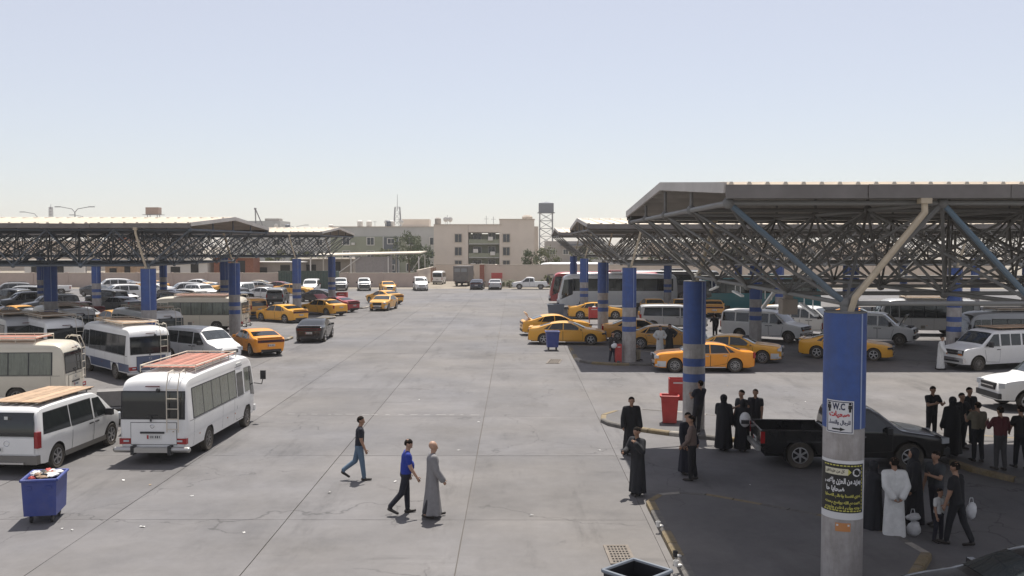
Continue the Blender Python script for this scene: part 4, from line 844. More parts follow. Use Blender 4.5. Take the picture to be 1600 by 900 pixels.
# ================================================================ parked and moving vehicles
TX = 'yellow taxis'; MBG = 'minibuses parked under the left canopy'; VG = 'white passenger vans under the right canopy'
park('minivan', -14.15, 29.3, 86, 'white minivan with brown boards on its roof, left foreground', 'van')
park('minibus', -10.66, 31.7, 88.5, 'white minibus with red roof boards and rear ladder, nearest bus on the left', 'bus')
park('minibus_cream', -21.6, 39.0, 183, 'cream minibus cut by the left edge, behind the white minivan', 'bus')
park('minibus_blue', -19.67, 47.9, 132, 'white minibus with blue lower skirt, parked behind the red-racked bus', 'bus', group=MBG)
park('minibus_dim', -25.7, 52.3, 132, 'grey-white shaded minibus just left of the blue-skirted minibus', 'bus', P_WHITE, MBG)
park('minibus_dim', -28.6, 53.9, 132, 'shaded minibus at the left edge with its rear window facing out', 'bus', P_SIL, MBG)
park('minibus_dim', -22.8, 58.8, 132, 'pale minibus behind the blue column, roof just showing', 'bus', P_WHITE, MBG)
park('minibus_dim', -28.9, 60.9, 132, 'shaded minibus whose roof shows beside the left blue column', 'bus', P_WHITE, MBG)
park('minivan_plain', -17.5, 53.2, -35, 'white minivan facing the drive beside the orange taxi', 'van', P_WHITE)
park('charger', -15.64, 57.5, 125, 'orange taxi saloon nearest on the left, seen from behind', 'taxi', P_ORA, TX)
park('charger', -13.75, 65.6, 92, 'black saloon car parked at the left kerb, seen from behind', 'car', P_BLK)
park('minibus_cream', -23.9, 72.3, 180, 'cream minibus side-on behind the banded column and small red box', 'bus', None, MBG)
park('charger', -19.8, 80.8, 143, 'yellow taxi in front of the left banded column, tail to the drive', 'taxi', P_YEL, TX)
park('suv', -24.2, 85.0, 140, 'yellow estate taxi nose to nose with the banded-column taxi', 'taxi', P_YEL2, TX)
park('saloon', -17.8, 88.6, 140, 'yellow taxi saloon parked left beside the red car', 'taxi', P_YEL, TX)
rc_ = park('charger', -17.6, 93.0, 148, 'red car with its bonnet raised, beside the yellow taxi', 'car', P_RED)
for c in KIDS[rc_]:
    if c.name.startswith('bonnet'):
        c.location = (1.27 * (1 - math.cos(R(45))) - 1.03 * math.sin(R(45)), 0, 1.03 * (1 - math.cos(R(45))) + 1.27 * math.sin(R(45))); c.rotation_euler = (0, R(-45), 0)
        c.location = Vector((1.27, 0, 1.03)) - Euler((0, R(-45), 0)).to_matrix() @ Vector((1.27, 0, 1.03))
park('saloon', -17.6, 131.5, -75, 'yellow taxi near the pink wall, facing the camera, farthest of three', 'taxi', P_YEL, TX)
park('charger', -14.5, 105.6, 133, 'yellow taxi turned tail to the drive, middle of the three by the kerb', 'taxi', P_YEL, TX)
park('saloon', -13.2, 95.8, -97, 'yellow taxi driving towards the camera, nearest of the three by the left kerb', 'taxi', P_YEL, TX)
park('pickup_dark', -21.6, 136.5, -80, 'white pickup with black front by the pink wall, right one of two', 'pickup')
park('pickup_dark', -24.9, 136.5, -82, 'white pickup with black front half behind a banded column', 'pickup')
park('minivan_plain', -27.2, 127.5, -85, 'white minivan facing out in front of the dark green container', 'van')
park('minivan_plain', -13.6, 136.6, -80, 'white minivan facing the camera at the far end, beside the wall corner', 'van')
park('hiace', -12.6, 158, 86, 'white high-roofed van going out through the far gate', 'van', P_WHITE)
park('truck', -8.1, 152, 83, 'dark box lorry standing in the far gateway', 'lorry')
park('charger', -5.6, 139.8, 88, 'dark blue car parked tail-out at the far end beside the lorry', 'car', P_NAVY)
park('saloon', -3.0, 139.8, 90, 'silver car parked tail-out at the far end wall', 'car', P_SIL)
park('pickup', 2.1, 139.5, 177, 'white double-cab pickup side-on before the far wall', 'pickup', P_WHITE)
# the crowded lot on the left
lot = [('suv', -55.5, 131, -150, P_WHITE, 'white four-wheel drive on the far left lot between two columns', 'car'),
       ('suv', -46.5, 112, -140, P_WHITE, 'white four-wheel drive below and before the other white one', 'car'),
       ('saloon', -51.0, 134, 160, P_YEL, 'yellow taxi behind the left blue column at the lot wall', 'taxi'),
       ('suv', -42.8, 100, 150, P_DGRY, 'charcoal four-wheel drive left of the second column', 'car'),
       ('suv', -34.6, 96.0, 140, P_BRN, 'brown four-wheel drive left of the tall blue column', 'car'),
       ('suv', -48.6, 94.5, -140, P_GREY, 'grey four-wheel drive at far left behind the yellow taxi', 'car'),
       ('suv', -43.6, 89.5, -138, P_GREY, 'grey four-wheel drive half behind the left shaded column', 'car'),
       ('saloon', -41.5, 79.5, 150, P_YEL2, 'dusty yellow taxi in shade left of the dark column', 'taxi'),
       ('suv', -41.0, 71.5, 145, P_DGRY, 'black four-wheel drive at the left edge under the canopy', 'car'),
       ('charger', -38.6, 84.5, 150, P_DRED, 'maroon car in shade between the left columns', 'car'),
       ('saloon', -35.2, 77.0, 138, P_SIL, 'silver car with pale roof behind the shaded minibuses', 'car'),
       ('saloon', -31.0, 74.0, 140, P_YEL2, 'yellow roofed taxi behind the shaded minibus roofs', 'taxi'),
       ('suv', -30.0, 84.0, 140, P_SIL, 'silver four-wheel drive between the tall blue column and cream minibus', 'car'),
       ('suv', -37.2, 113.5, -40, P_WHITE, 'white car facing right behind the third column', 'car'),
       ('charger', -40.8, 127, -20, P_YEL, 'yellow taxi side-on near the brown shed, left of a pair', 'taxi'),
       ('charger', -36.4, 123.0, -20, P_YEL, 'yellow taxi side-on near the brown shed, right of a pair', 'taxi'),
       ('suv', -31.5, 105, 150, P_DGRY, 'charcoal four-wheel drive above the cream minibus roof', 'car'),
       ('saloon', -35.4, 129.5, -150, P_SIL, 'silver saloon at the lot wall right of the yellow pair', 'car'),
       ('charger', -32.6, 131, 170, P_DRED, 'maroon car by the lot wall left of the green container', 'car'),
       ('saloon', -36.8, 136.0, 180, P_BEI, 'beige car by the wall behind the tall banded column', 'car'),
       ('saloon', -29.4, 113.0, -20, P_WHITE, 'white car with bright windscreen before the maroon car', 'car'),
       ('suv', -25.8, 104, 95, P_GREY, 'grey four-wheel drive between the banded column and white minivan', 'car'),
       ('suv', -27.4, 95.0, 120, P_BLK, 'black four-wheel drive left of the middle banded column', 'car'),
       ('pickup', -61, 125, -160, P_WHITE, 'white pickup at the far left edge of the lot', 'pickup'),
       ('suv', -56, 108, -160, P_SIL, 'silver four-wheel drive at far left before the pickup', 'car'),
       ('saloon', -43.4, 104.5, -30, P_WHITE, 'white saloon between the dark four-wheel drives on the lot', 'car')]
lot += [('suv', -62.0, 117, -150, P_GREY, 'grey four-wheel drive at the far left edge under the canopy', 'car'),
        ('saloon', -57.5, 99.5, 150, P_WHITE, 'white saloon at the left edge in the second row', 'car'),
        ('suv', -53.5, 101.5, 150, P_DGRY, 'charcoal four-wheel drive in the second row at far left', 'car'),
        ('charger', -52.2, 119.5, -30, P_DGRY, 'dark saloon before the white four-wheel drive on the lot', 'car'),
        ('saloon', -46.8, 123.5, 170, P_WHITE, 'white saloon side-on near the lot wall left of the yellow pair', 'car'),
        ('suv', -41.0, 118.0, -150, P_SIL, 'silver four-wheel drive below the yellow pair', 'car'),
        ('minivan_plain', -33.4, 115.5, -100, P_WHITE, 'white minivan facing out right of the third column', 'van'),
        ('charger', -38.6, 107.5, 160, P_NAVY, 'navy saloon on the lot behind the tall blue column', 'car'),
        ('suv', -34.8, 101.0, 150, P_WHITE, 'white four-wheel drive above the tall blue column cars', 'car'),
        ('saloon', -38.5, 92.8, 150, P_GREY, 'grey saloon in shade left of the brown four-wheel drive', 'car'),
        ('suv', -30.6, 92.6, 140, P_BRN, 'brown four-wheel drive behind the cream minibus roof', 'car'),
        ('charger', -22.4, 108.5, 160, P_DGRY, 'dark saloon behind the red car with raised bonnet', 'car'),
        ('saloon', -46.5, 83.5, 148, P_WHITE, 'white saloon in shade at the left behind the black four-wheel drive', 'car'),
        ('suv', -35.4, 70.6, 138, P_SIL, 'silver four-wheel drive tucked behind the left shaded column', 'car'),
        ('charger', -28.5, 123.0, -10, P_YEL, 'yellow taxi side-on left of the white minivan by the container', 'taxi'),
        ('saloon', -57.0, 138.5, 180, P_SIL, 'silver saloon along the lot wall at far left', 'car'),
        ('saloon', -46.0, 139.5, 0, P_WHITE, 'white saloon along the lot wall behind the second column', 'car')]
for k, x, y, h, pm, lb, ct in lot: park(k, x, y, h, lb, ct, pm, TX if ct == 'taxi' else 'cars on the left lot')
# right side
park('coach', 10.3, 97.9, 180, 'long white coach side-on behind the right columns', 'coach', P_WHITE)
park('coach', 9.7, 105.4, 180, 'red coach with its front end showing left of the white coach', 'coach', P_RED)
park('coach', 17.5, 111.5, 180, 'dark coach behind the white coach, only its roof line showing', 'coach', P_DGRY)
park('coach', 23.4, 93.6, 180, 'teal coach in shade behind the white vans', 'coach', P_TEAL)
park('charger', 7.1, 84.2, 0, 'yellow taxi side-on in front of the white coach', 'taxi', P_YEL, TX)
tx_ = park('charger', 2.9, 69.3, 7, 'yellow taxi with its boot lid open, leftmost under the right canopy', 'taxi', P_YEL, TX)
for c in KIDS[tx_]:
    if c.name.startswith('boot_lid'):
        q = Vector((-1.92, 0, 1.12)); c.rotation_euler = (0, R(58), 0); c.location = q - Euler((0, R(58), 0)).to_matrix() @ q
    if c.name.startswith('spoiler'):
        q = Vector((-1.92, 0, 1.12)); c.rotation_euler = (0, R(58), 0); c.location = q - Euler((0, R(58), 0)).to_matrix() @ q
park('charger', 3.4, 62.9, -6, 'orange-yellow taxi behind the blue bin, nose to the right', 'taxi', P_YEL, TX)
park('saloon', 8.4, 65.2, -5, 'dusty yellow taxi half hidden by the banded column', 'taxi', P_YEL2, TX)
park('saloon', 9.4, 60.2, -10, 'yellow taxi behind the two robed men standing', 'taxi', P_YEL2, TX)
park('minivan_plain', 12.0, 73.4, -3, 'silver minivan above the robed men, left of the tall blue column', 'van', P_SIL)
park('saloon', 9.65, 49.5, 179, 'orange taxi with white front bumper, nearest right, facing left', 'taxi', P_ORA, TX)
park('saloon', 12.3, 53.6, -20, 'yellow taxi with pale bumper facing right, behind the orange taxi', 'taxi', P_YEL, TX)
park('charger', 18.9, 54.8, -25, 'yellow taxi half hidden behind the poster column', 'taxi', P_YEL, TX)
park('charger', 12.8, 89.2, -88, 'yellow taxi facing out below the white coach', 'taxi', P_YEL, TX)
park('saloon', 15.4, 89.0, -92, 'yellow taxi facing out just left of the tall blue column', 'taxi', P_YEL, TX)
park('charger', 18.0, 87.8, 82, 'yellow taxi tail-out in front of the teal coach', 'taxi', P_YEL2, TX)
park('saloon', 21.6, 80.0, -60, 'yellow taxi behind the white van beside the short banded column', 'taxi', P_YEL, TX)
park('saloon', 27.0, 76.5, -30, 'yellow taxi behind the white vans, above the poster column', 'taxi', P_ORA, TX)
park('van', 17.0, 65.3, -37, 'white passenger van with black grille left of the poster column', 'van', None, VG)
park('van', 21.0, 69.6, -37, 'white passenger van standing behind the black-grilled van', 'van', None, VG)
park('van_open', 23.4, 63.4, -30, 'white passenger van with its bonnet open right of the poster column', 'van', None, VG)
park('van_board', 25.4, 50.7, 197, 'white passenger van with roof boards beside the man in white robe', 'van', None, VG)
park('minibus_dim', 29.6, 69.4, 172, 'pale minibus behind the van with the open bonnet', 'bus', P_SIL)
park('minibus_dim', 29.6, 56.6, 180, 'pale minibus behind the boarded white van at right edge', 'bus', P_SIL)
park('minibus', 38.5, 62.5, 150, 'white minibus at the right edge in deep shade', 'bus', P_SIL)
park('suv', 21.5, 38.2, 181, 'white four-wheel drive entering at the right edge in the sun', 'car', P_WHITE, s=1.1)
park('pickup', 9.85, 28.4, -4, 'black double-cab pickup behind the poster column', 'pickup', P_BLK)
park('charger', 8.75, 15.35, 183, 'black car at the bottom right corner, only its roof showing', 'car', P_BLK)
park('coach', 9.6, 160, 180, 'white coach passing behind the far end wall, only its top showing', 'coach', P_WHITE)
for k in list(PROTO):
    st = [PROTO[k]]
    while st:
        o = st.pop(); st += KIDS.get(o, []); bpy.data.objects.remove(o, do_unlink=True)
# ================================================================ walls, buildings, trees and poles beyond the yard
M_WPINK = mat('pinkish_render', (0.44, 0.36, 0.32), 0.9, var=0.12, scale=0.5, dirt=0.3, dirtcol=(0.30, 0.25, 0.21)); M_WCRM = mat('cream_render', (0.60, 0.51, 0.42), 0.9, var=0.10, scale=0.4, dirt=0.25, dirtcol=(0.36, 0.30, 0.24))
M_COPE = mat('coping_stone', (0.50, 0.44, 0.37), 0.9, var=0.15); M_PILR = mat('red_brick_pier', (0.26, 0.10, 0.07), 0.9, var=0.25, scale=3)
M_APT = mat('apartment_cream', (0.66, 0.585, 0.505), 0.9, var=0.07, scale=0.3, dirt=0.18, dirtcol=(0.40, 0.34, 0.28)); M_OLIV = mat('apartment_olive', (0.27, 0.285, 0.215), 0.9, var=0.10, scale=0.4); M_GRYB = mat('apartment_grey', (0.44, 0.44, 0.42), 0.9, var=0.08, scale=0.3)
M_WHITEF = mat('white_window_surround', (0.62, 0.60, 0.56), 0.8); M_PANE = mat('far_window_pane', (0.05, 0.06, 0.07), 0.15); M_CONCB = mat('bare_concrete', (0.34, 0.31, 0.28), 0.9, var=0.12, scale=0.6); M_TIN = mat('tin_roof', (0.58, 0.52, 0.43), 0.6, var=0.12, scale=1, dirt=0.3)
M_RUST = mat('rust_brown', (0.25, 0.10, 0.06), 0.8, var=0.2); M_POLE = mat('galvanised_pole', (0.24, 0.24, 0.25), 0.5, metal=0.4); M_GREENC = mat('dark_green_container', (0.025, 0.07, 0.06), 0.6, var=0.15, dirt=0.3); M_REDB = mat('red_painted_metal', (0.42, 0.035, 0.035), 0.5, var=0.1, dirt=0.2); M_TANK = mat('grey_tank', (0.11, 0.125, 0.15), 0.6)
M_DARKV = mat('dark_opening', (0.03, 0.03, 0.03), 0.9); M_LATT = mat('lattice_grey', (0.36, 0.36, 0.37), 0.6)
def wall(label, pts, h, m, th=0.25, panel=None, pier=None):
    a0 = Vector(pts[0]); root = thing('boundary_wall', label, 'wall', (a0.x, a0.y, 0))
    for a, b in zip(pts, pts[1:]):
        a, b = Vector(a), Vector(b); d = b - a; L = d.length; ang = math.atan2(d.y, d.x); n = max(1, round(L / (panel or 6)))
        for k in range(n):
            c = a + d * ((k + .5) / n) - a0; MB().box((0, 0, h / 2), (L / n - 0.02, th, h)).build('wall_panel', m, root, loc=(c.x, c.y, 0), rz=ang)
            MB().box((0, 0, h + 0.05), (L / n - 0.005, th + 0.1, 0.1)).build('coping', M_COPE, root, loc=(c.x, c.y, 0), rz=ang)
        if pier:
            for k in range(n + 1):
                c = a + d * (k / n) - a0; MB().box((0, 0, h / 2 + .08), (0.4, th + .16, h + .16)).build('pier', pier, root, loc=(c.x, c.y, 0), rz=ang)
    return root
wall('long pinkish yard wall across the far left, behind the parked cars', [(-95, 146), (-15.2, 146)], 2.1, M_WPINK, panel=5.5, pier=M_WPINK)
wall('cream wall running away from the pink wall to the far gate', [(-15.0, 146.3), (-14.6, 170)], 2.5, M_WCRM, panel=8)
wall('cream end wall to the right of the far gate', [(-4.6, 148), (75, 148)], 3.3, M_WCRM, panel=5, pier=M_WCRM)
wall('low cream wall before the apartment block beyond the gate', [(-14.3, 171), (-3.5, 171), (-3.0, 149.5)], 2.9, M_WCRM, panel=6)
gp = thing('gate_post', 'red-brown gate post at the start of the far end wall', 'post', (-5.2, 147.6, 0)); MB().box((0, 0, 1.7), (.7, .7, 3.4)).build('shaft', M_PILR, gp); MB().box((0, 0, 3.46), (.85, .85, .12)).build('cap', M_COPE, gp)
gp = thing('gate_leaf', 'brown steel gate leaf folded back at the far gate', 'gate', (-14.3, 166.0, 0), R(80)); MB().box((0, 0, 1.3), (3.2, .06, 2.4)).build('leaf', mat('gate_brown', (0.30, 0.20, 0.14), 0.7), gp); [MB().box((x, -.05, 1.3), (.08, .06, 2.5)).build('stile', M_RUST, gp) for x in (-1.6, 0, 1.6)]

def windows(root, x, y, z, w=1.3, h=1.3, frame=M_WHITEF, ac=False, face=-1):
    f = MB(); t = .14
    for dx, dz, sx_, sz_ in ((0, h / 2 + t / 2, w + 2 * t, t), (0, -h / 2 - t / 2, w + 2 * t, t), (-w / 2 - t / 2, 0, t, h), (w / 2 + t / 2, 0, t, h), (0, 0, .06, h)): f.box((dx, -.02, dz), (sx_, .14, sz_))
    o = f.build('window', frame, root, loc=(x, y, z)); MB().box((0, .02, 0), (w, .03, h)).build('pane', M_PANE, o)
    if ac: MB().box((w * .2, -.3, -h / 2 + .2), (.7, .45, .5)).build('air_conditioner', M_WHITEF, root, loc=(x + w * .9, y, z))
# cream apartment block
ap = thing('apartment_block', 'cream three-storey apartment block at the end of the drive', 'building', (-6.0, 182, 0))
MB().box((-6.3, 6, 5.1), (6.5, 12, 10.2)).build('left_wing', M_APT, ap); MB().box((6.2, 6, 5.6), (6.6, 12, 11.2)).build('right_wing', M_APT, ap); MB().box((-.05, 7.2, 4.25), (5.9, 9.6, 8.5)).build('recess_wall', M_OLIV, ap)
MB().box((-.05, 6, 9.5), (5.9, 12, 1.4)).build('parapet', M_APT, ap); MB().box((9.9, 8, 5.0), (.9, 8, 10.0)).build('side_annex', M_APT, ap)
MB().box((-3.1, 6, 10.27), (12.9, 12.3, .14)).build('roof_edge', M_COPE, ap); MB().box((6.2, 6, 11.27), (6.8, 12.3, .14)).build('roof_edge', M_COPE, ap)
for z in (7.7, 5.2, 2.7): windows(ap, -4.9, -.03, z, 1.25, 1.5, M_COPE, z < 3); windows(ap, 4.2, -.03, z, 1.25, 1.5, M_COPE)
for z in (7.9, 5.3, 2.8):
    MB().box((-.05, 1.2, z - 1.3), (5.8, 2.0, .16)).build('balcony_slab', M_GRYB, ap); MB().box((-.05, .25, z - .82), (5.8, .08, .8)).build('balcony_wall', M_OLIV, ap)
    windows(ap, -1.4, 2.35, z, 1.5, 1.4, M_GRYB); windows(ap, 1.4, 2.35, z, 1.2, 1.6, M_GRYB)
for x, z in ((-1.6, 5.3), (1.2, 7.6), (1.6, 4.8), (-2.1, 2.6)): MB().box((x, -.05, z), (.9, .5, .7)).build('air_conditioner', M_WHITEF, ap)
MB().lathe([(1.0, 0), (1.0, .5), (.7, .8), (0, .9)], n=14).build('roof_dome', M_COPE, ap, loc=(8.2, 3, 11.3))
# olive and grey block
ob = thing('apartment_block', 'olive and grey apartment block behind the left canopy and trees', 'building', (-28.0, 205, 0))
MB().box((0, 6, 5.1), (23.2, 12, 10.2)).build('wall', M_GRYB, ob); MB().box((-1.9, -.06, 4.1), (19.2, .12, 8.2)).build('olive_front', M_OLIV, ob); MB().box((0, 6, 10.27), (23.5, 12.3, .16)).build('roof_edge', M_COPE, ob)
MB().box((1.4, -.15, 4.0), (3.0, .2, 8.0)).build('stair_bay', mat('stair_blue_grey', (0.10, 0.115, 0.13), 0.7), ob); [MB().box((x, -.2, 4.1), (.25, .3, 8.2)).build('stair_fin', M_GRYB, ob) for x in (-.25, 3.05)]
for z in (7.2, 4.3, 1.6):
    for x in (-8.2, -3.0, 5.4, 10.4): windows(ob, x, -.14, z, 1.4, 1.5, ac=x < -5)
    windows(ob, 1.4, -.28, z, 1.4, 1.0)
MB().box((6, 8, 11.2), (6, 4, 1.7)).build('roof_house', M_APT, ob)
ob2 = thing('building', 'low grey flat-roofed building left of the olive block', 'building', (-52, 225, 0)); MB().box((0, 6, 4.9), (26, 12, 9.8)).build('wall', M_GRYB, ob2); MB().box((0, 6, 9.9), (26.4, 12.4, .2)).build('roof_edge', M_COPE, ob2); [windows(ob2, x, -.05, z) for x in (-9, -4, 1, 6) for z in (3, 7)]
# buildings showing just above the left canopy roof
fb = thing('building', 'brownish flat-roofed building showing above the left canopy roof', 'building', (-95, 250, 0)); MB().box((0, 6, 6.6), (19, 12, 13.2)).build('wall', M_CONCB, fb); MB().box((-6, 5.9, 6.7), (5, 12.4, 13.4)).build('stair_tower', M_RUST, fb); MB().box((0, 6, 13.3), (19.4, 12.5, .2)).build('roof_edge', M_COPE, fb); [windows(fb, x, -.05, z) for x in (-2, 2, 6) for z in (4, 8, 11)]
tk = thing('roof_tank', 'rusty boxy water tank on legs above the far-left building', 'tank', (-96.5, 256, 13.4)); MB().box((0, 0, 2.0), (3.4, 2.4, 1.9)).build('tank', mat('tank_rust', (0.30, 0.22, 0.18), 0.8, var=0.2), tk); [MB().cyl((x, y, 0), (x, y, 1.1), .1, n=6).build('leg', M_POLE, tk) for x in (-1.3, 1.3) for y in (-.9, .9)]; MB().box((0, 0, 1.0), (5, 2.8, .12)).build('platform', M_POLE, tk)
fb = thing('building', 'low pale building behind the left canopy gable', 'building', (-72, 265, 0)); MB().box((0, 6, 6.5), (14, 12, 13.0)).build('wall', M_GRYB, fb); MB().box((4, 5, 13.3), (4, 4, .9)).build('roof_house', M_CONCB, fb); [windows(fb, x, -.05, z) for x in (-4, 0, 4) for z in (5, 9)]
fb = thing('building', 'low tan building right of the apartment block beneath the water tower', 'building', (13.5, 260, 0)); MB().box((0, 5, 3.7), (11, 10, 7.4)).build('wall', M_CONCB, fb); MB().box((3, 2, 6.4), (9, 8, .4)).build('flat_roof', M_TANK, fb); [windows(fb, x, -.05, 4.5) for x in (-3.5, 0, 3.5)]
fb = thing('building', 'grey rooftops between the water tower and the far right canopy', 'building', (24, 285, 0)); MB().box((0, 5, 3.0), (22, 10, 6.0)).build('wall', M_GRYB, fb); MB().box((0, 5, 6.1), (22.4, 10.4, .2)).build('roof_edge', M_COPE, fb); [windows(fb, x, -.05, 4.2) for x in (-8, -4, 0, 4, 8)]
fb = thing('building', 'long low tan building behind the right canopies', 'building', (62, 235, 0)); MB().box((0, 5, 3.4), (60, 10, 6.8)).build('wall', M_WCRM, fb); MB().box((0, 5, 6.9), (60.4, 10.4, .2)).build('roof_edge', M_COPE, fb); [windows(fb, x, -.05, 4.3) for x in range(-26, 28, 6)]
fb = thing('building', 'long low sandy building behind the left lot', 'building', (-125, 240, 0)); MB().box((0, 5, 3.6), (70, 10, 7.2)).build('wall', M_WCRM, fb); MB().box((0, 5, 7.3), (70.4, 10.4, .2)).build('roof_edge', M_COPE, fb); [windows(fb, x, -.05, 4.6) for x in range(-30, 34, 6)]
# water tower
wt = thing('water_tower', 'grey water tower on a braced steel frame right of the cream block', 'water tower', (13.2, 420, 0)); hw_ = 2.9; zt_ = 20.2
for x in (-hw_, hw_):
    for y in (-hw_, hw_): MB().cyl((x, y, 0), (x * .95, y * .95, zt_), .22, n=6).build('leg', M_POLE, wt)
for k in range(6):
    z0_, z1_ = zt_ * k / 6, zt_ * (k + 1) / 6
    for y in (-hw_, hw_): MB().cyl((-hw_, y, z0_), (hw_, y, z1_), .09, n=5).build('brace', M_POLE, wt); MB().cyl((hw_, y, z0_), (-hw_, y, z1_), .09, n=5).build('brace', M_POLE, wt); MB().cyl((-hw_, y, z1_), (hw_, y, z1_), .09, n=5).build('girt', M_POLE, wt)
MB().box((0, 0, zt_ + .1), (7.4, 7.4, .3)).build('platform', M_TANK, wt); MB().box((0, 0, zt_ + 2.2), (6.4, 6.4, 4.0)).build('tank', M_TANK, wt); MB().add([(-3.2, -3.2, zt_ + 4.2), (3.2, -3.2, zt_ + 4.2), (3.2, 3.2, zt_ + 4.2), (-3.2, 3.2, zt_ + 4.2), (0, 0, zt_ + 4.9)], [(0, 1, 4), (1, 2, 4), (2, 3, 4), (3, 0, 4)]).build('tank_roof', M_TANK, wt)
def mast(label, x, y, z0_, h, w0, pole=0):
    r = thing('lattice_mast', label, 'mast', (x, y, z0_)); n = max(3, int(h / 1.6)); mb = MB()
    for sx_ in (-1, 1):
        for sy_ in (-1, 1): MB().cyl((sx_ * w0, sy_ * w0, 0), (sx_ * w0 * .55, sy_ * w0 * .55, h), .11, n=5).build('leg', M_LATT, r)
    for k in range(n):
        a, b = h * k / n, h * (k + 1) / n; wa, wb_ = w0 * (1 - .45 * k / n), w0 * (1 - .45 * (k + 1) / n)
        for s in (-1, 1): MB().cyl((-wa * s, -wa, a), (wb_ * s, -wb_, b), .06, n=4).build('brace', M_LATT, r)
        MB().cyl((-wb_, -wb_, b), (wb_, -wb_, b), .06, n=4).build('girt', M_LATT, r)
    if pole: MB().cyl((0, 0, h - .5), (0, 0, h + pole), .09, .05, n=5).build('antenna', M_LATT, r)
    return r
mast('red and grey lattice mast with antenna on the olive block roof', -32, 260, 8, 8.6, 1.15, 3.4)
mast('thin lattice mast standing far behind the left canopy', -121, 250, 0, 16.2, .55, .8)
def lamp_pole(label, px, ptop, Y, arms, h_arm=1.1):
    p = AT(px, ptop, Y); r = thing('street_lamp', label, 'street lamp', (p.x, p.y, 0)); MB().cyl((0, 0, 0), (0, 0, p.z), .13, .08, n=7).build('pole', M_POLE, r)
    for s in arms:
        MB().path([(0, 0, p.z - .1), (s * .5, 0, p.z + .5), (s * 2.4, 0, p.z + .85)], .06, 6).build('arm', M_POLE, r); MB().box((s * 2.9, 0, p.z + .86), (1.0, .34, .14)).build('lamp_head', M_POLE, r)
lamp_pole('single-arm street lamp far left above the canopy roof', 58, 338, 190, (-1,)); lamp_pole('two-armed street lamp above the left canopy roof', 117, 331, 165, (-1, 1)); lamp_pole('street lamp with one arm left of the rooftop tank', 133, 342, 210, (-1,)); lamp_pole('low street lamp just right of the rooftop tank', 294, 347, 230, (1,)); lamp_pole('small street lamp left of the far lattice mast', 38, 346, 260, (1,)); lamp_pole('street lamp behind the farther left canopy', 461, 357, 240, (-1, 1))
cr = thing('crane', 'folded pump crane boom above the left canopies', 'crane', (-65, 245, 0)); MB().cyl((-1.0, 0, 0), (-1.4, 0, 15.6), .24, .16, n=6).build('boom', M_POLE, cr); MB().cyl((-1.4, 0, 15.6), (1.2, 0, 9.6), .18, .12, n=6).build('jib', M_POLE, cr); MB().box((0, 0, 1.2), (7, 2.4, 1.6)).build('chassis', M_TANK, cr); MB().sphere((-1.4, 0, 15.6), .34, 8, 6).build('knuckle', M_POLE, cr)
# the fenced shelter behind the pink wall
sh = thing('open_shed', 'flat-roofed open shed with white posts behind the pink wall', 'shed', (-22.5, 158, 0))
MB().add([(-11, -4, 4.55), (7.2, -4, 5.0), (7.2, 7, 5.2), (-11, 7, 4.8), (-11, -4, 4.75), (7.2, -4, 5.2), (7.2, 7, 5.4), (-11, 7, 5.0)], [(0, 3, 2, 1), (4, 5, 6, 7), (0, 1, 5, 4), (1, 2, 6, 5), (2, 3, 7, 6), (3, 0, 4, 7)]).build('roof', M_TIN, sh)
for x in (-10.5, -4.0, 2.0, 6.9):
    for y in (-3.8, 6.5): MB().box((x, y, 2.3), (.18, .18, 4.6)).build('post', M_WHITEF, sh)
for k in range(4): MB().box((1.5 * k - 2.6, -3.6, 2.75), (1.46, .08, 3.6)).build('cladding_panel', mat('grey_cladding', (0.27, 0.25, 0.24), 0.7, var=0.1), sh)
MB().cyl((-6.5, -3.9, 1.6), (-2.6, -3.9, 4.4), .07, n=6).build('brace', M_WHITEF, sh); MB().cyl((5.2, 2, 2.2), (6.9, 2, 4.8), .08, n=6).build('brace', M_WHITEF, sh)
for k in range(14): MB().cyl((-10.5 + k * 1.22, -3.95, 4.2), (-9.9 + k * 1.22, -3.95, 4.6), .04, n=4).build('lattice_bar', M_POLE, sh)
def shed(label, x, y, w_, d_, h, m, rm):
    r = thing('shed', label, 'shed', (x, y, 0)); MB().box((0, 0, h / 2), (w_, d_, h)).build('wall', m, r); MB().box((0, -.3, h + .1), (w_ + .6, d_ + .9, .2)).build('roof', rm, r)
    MB().box((-w_ * .25, -d_ / 2 - .03, h * .62), (w_ * .22, .08, h * .3)).build('window', M_DARKV, r); MB().box((w_ * .2, -d_ / 2 - .03, h * .45), (w_ * .18, .08, h * .88)).build('door', M_DARKV, r)
shed('rust-brown shed behind the lot wall left of the tall banded column', -46.5, 160, 6.5, 4, 4.3, M_RUST, M_TIN); shed('pale shed beside the rust-brown shed behind the wall', -54, 159, 7, 4, 3.7, M_WHITEF, M_TIN); shed('low white-roofed sheds behind the wall right of the banded column', -41.0, 165, 9, 4, 3.4, M_CONCB, M_WHITEF); shed('grey shed with tin roof behind the farther left canopy', -33.5, 170, 10, 5, 3.9, M_CONCB, M_TIN); shed('brown timber shed at the far left lot wall', -62, 152, 5, 3, 3.6, M_BOARD, M_TIN); shed('white site cabin behind the wall at far left', -75, 156, 8, 4, 3.8, M_WHITEF, M_TIN)
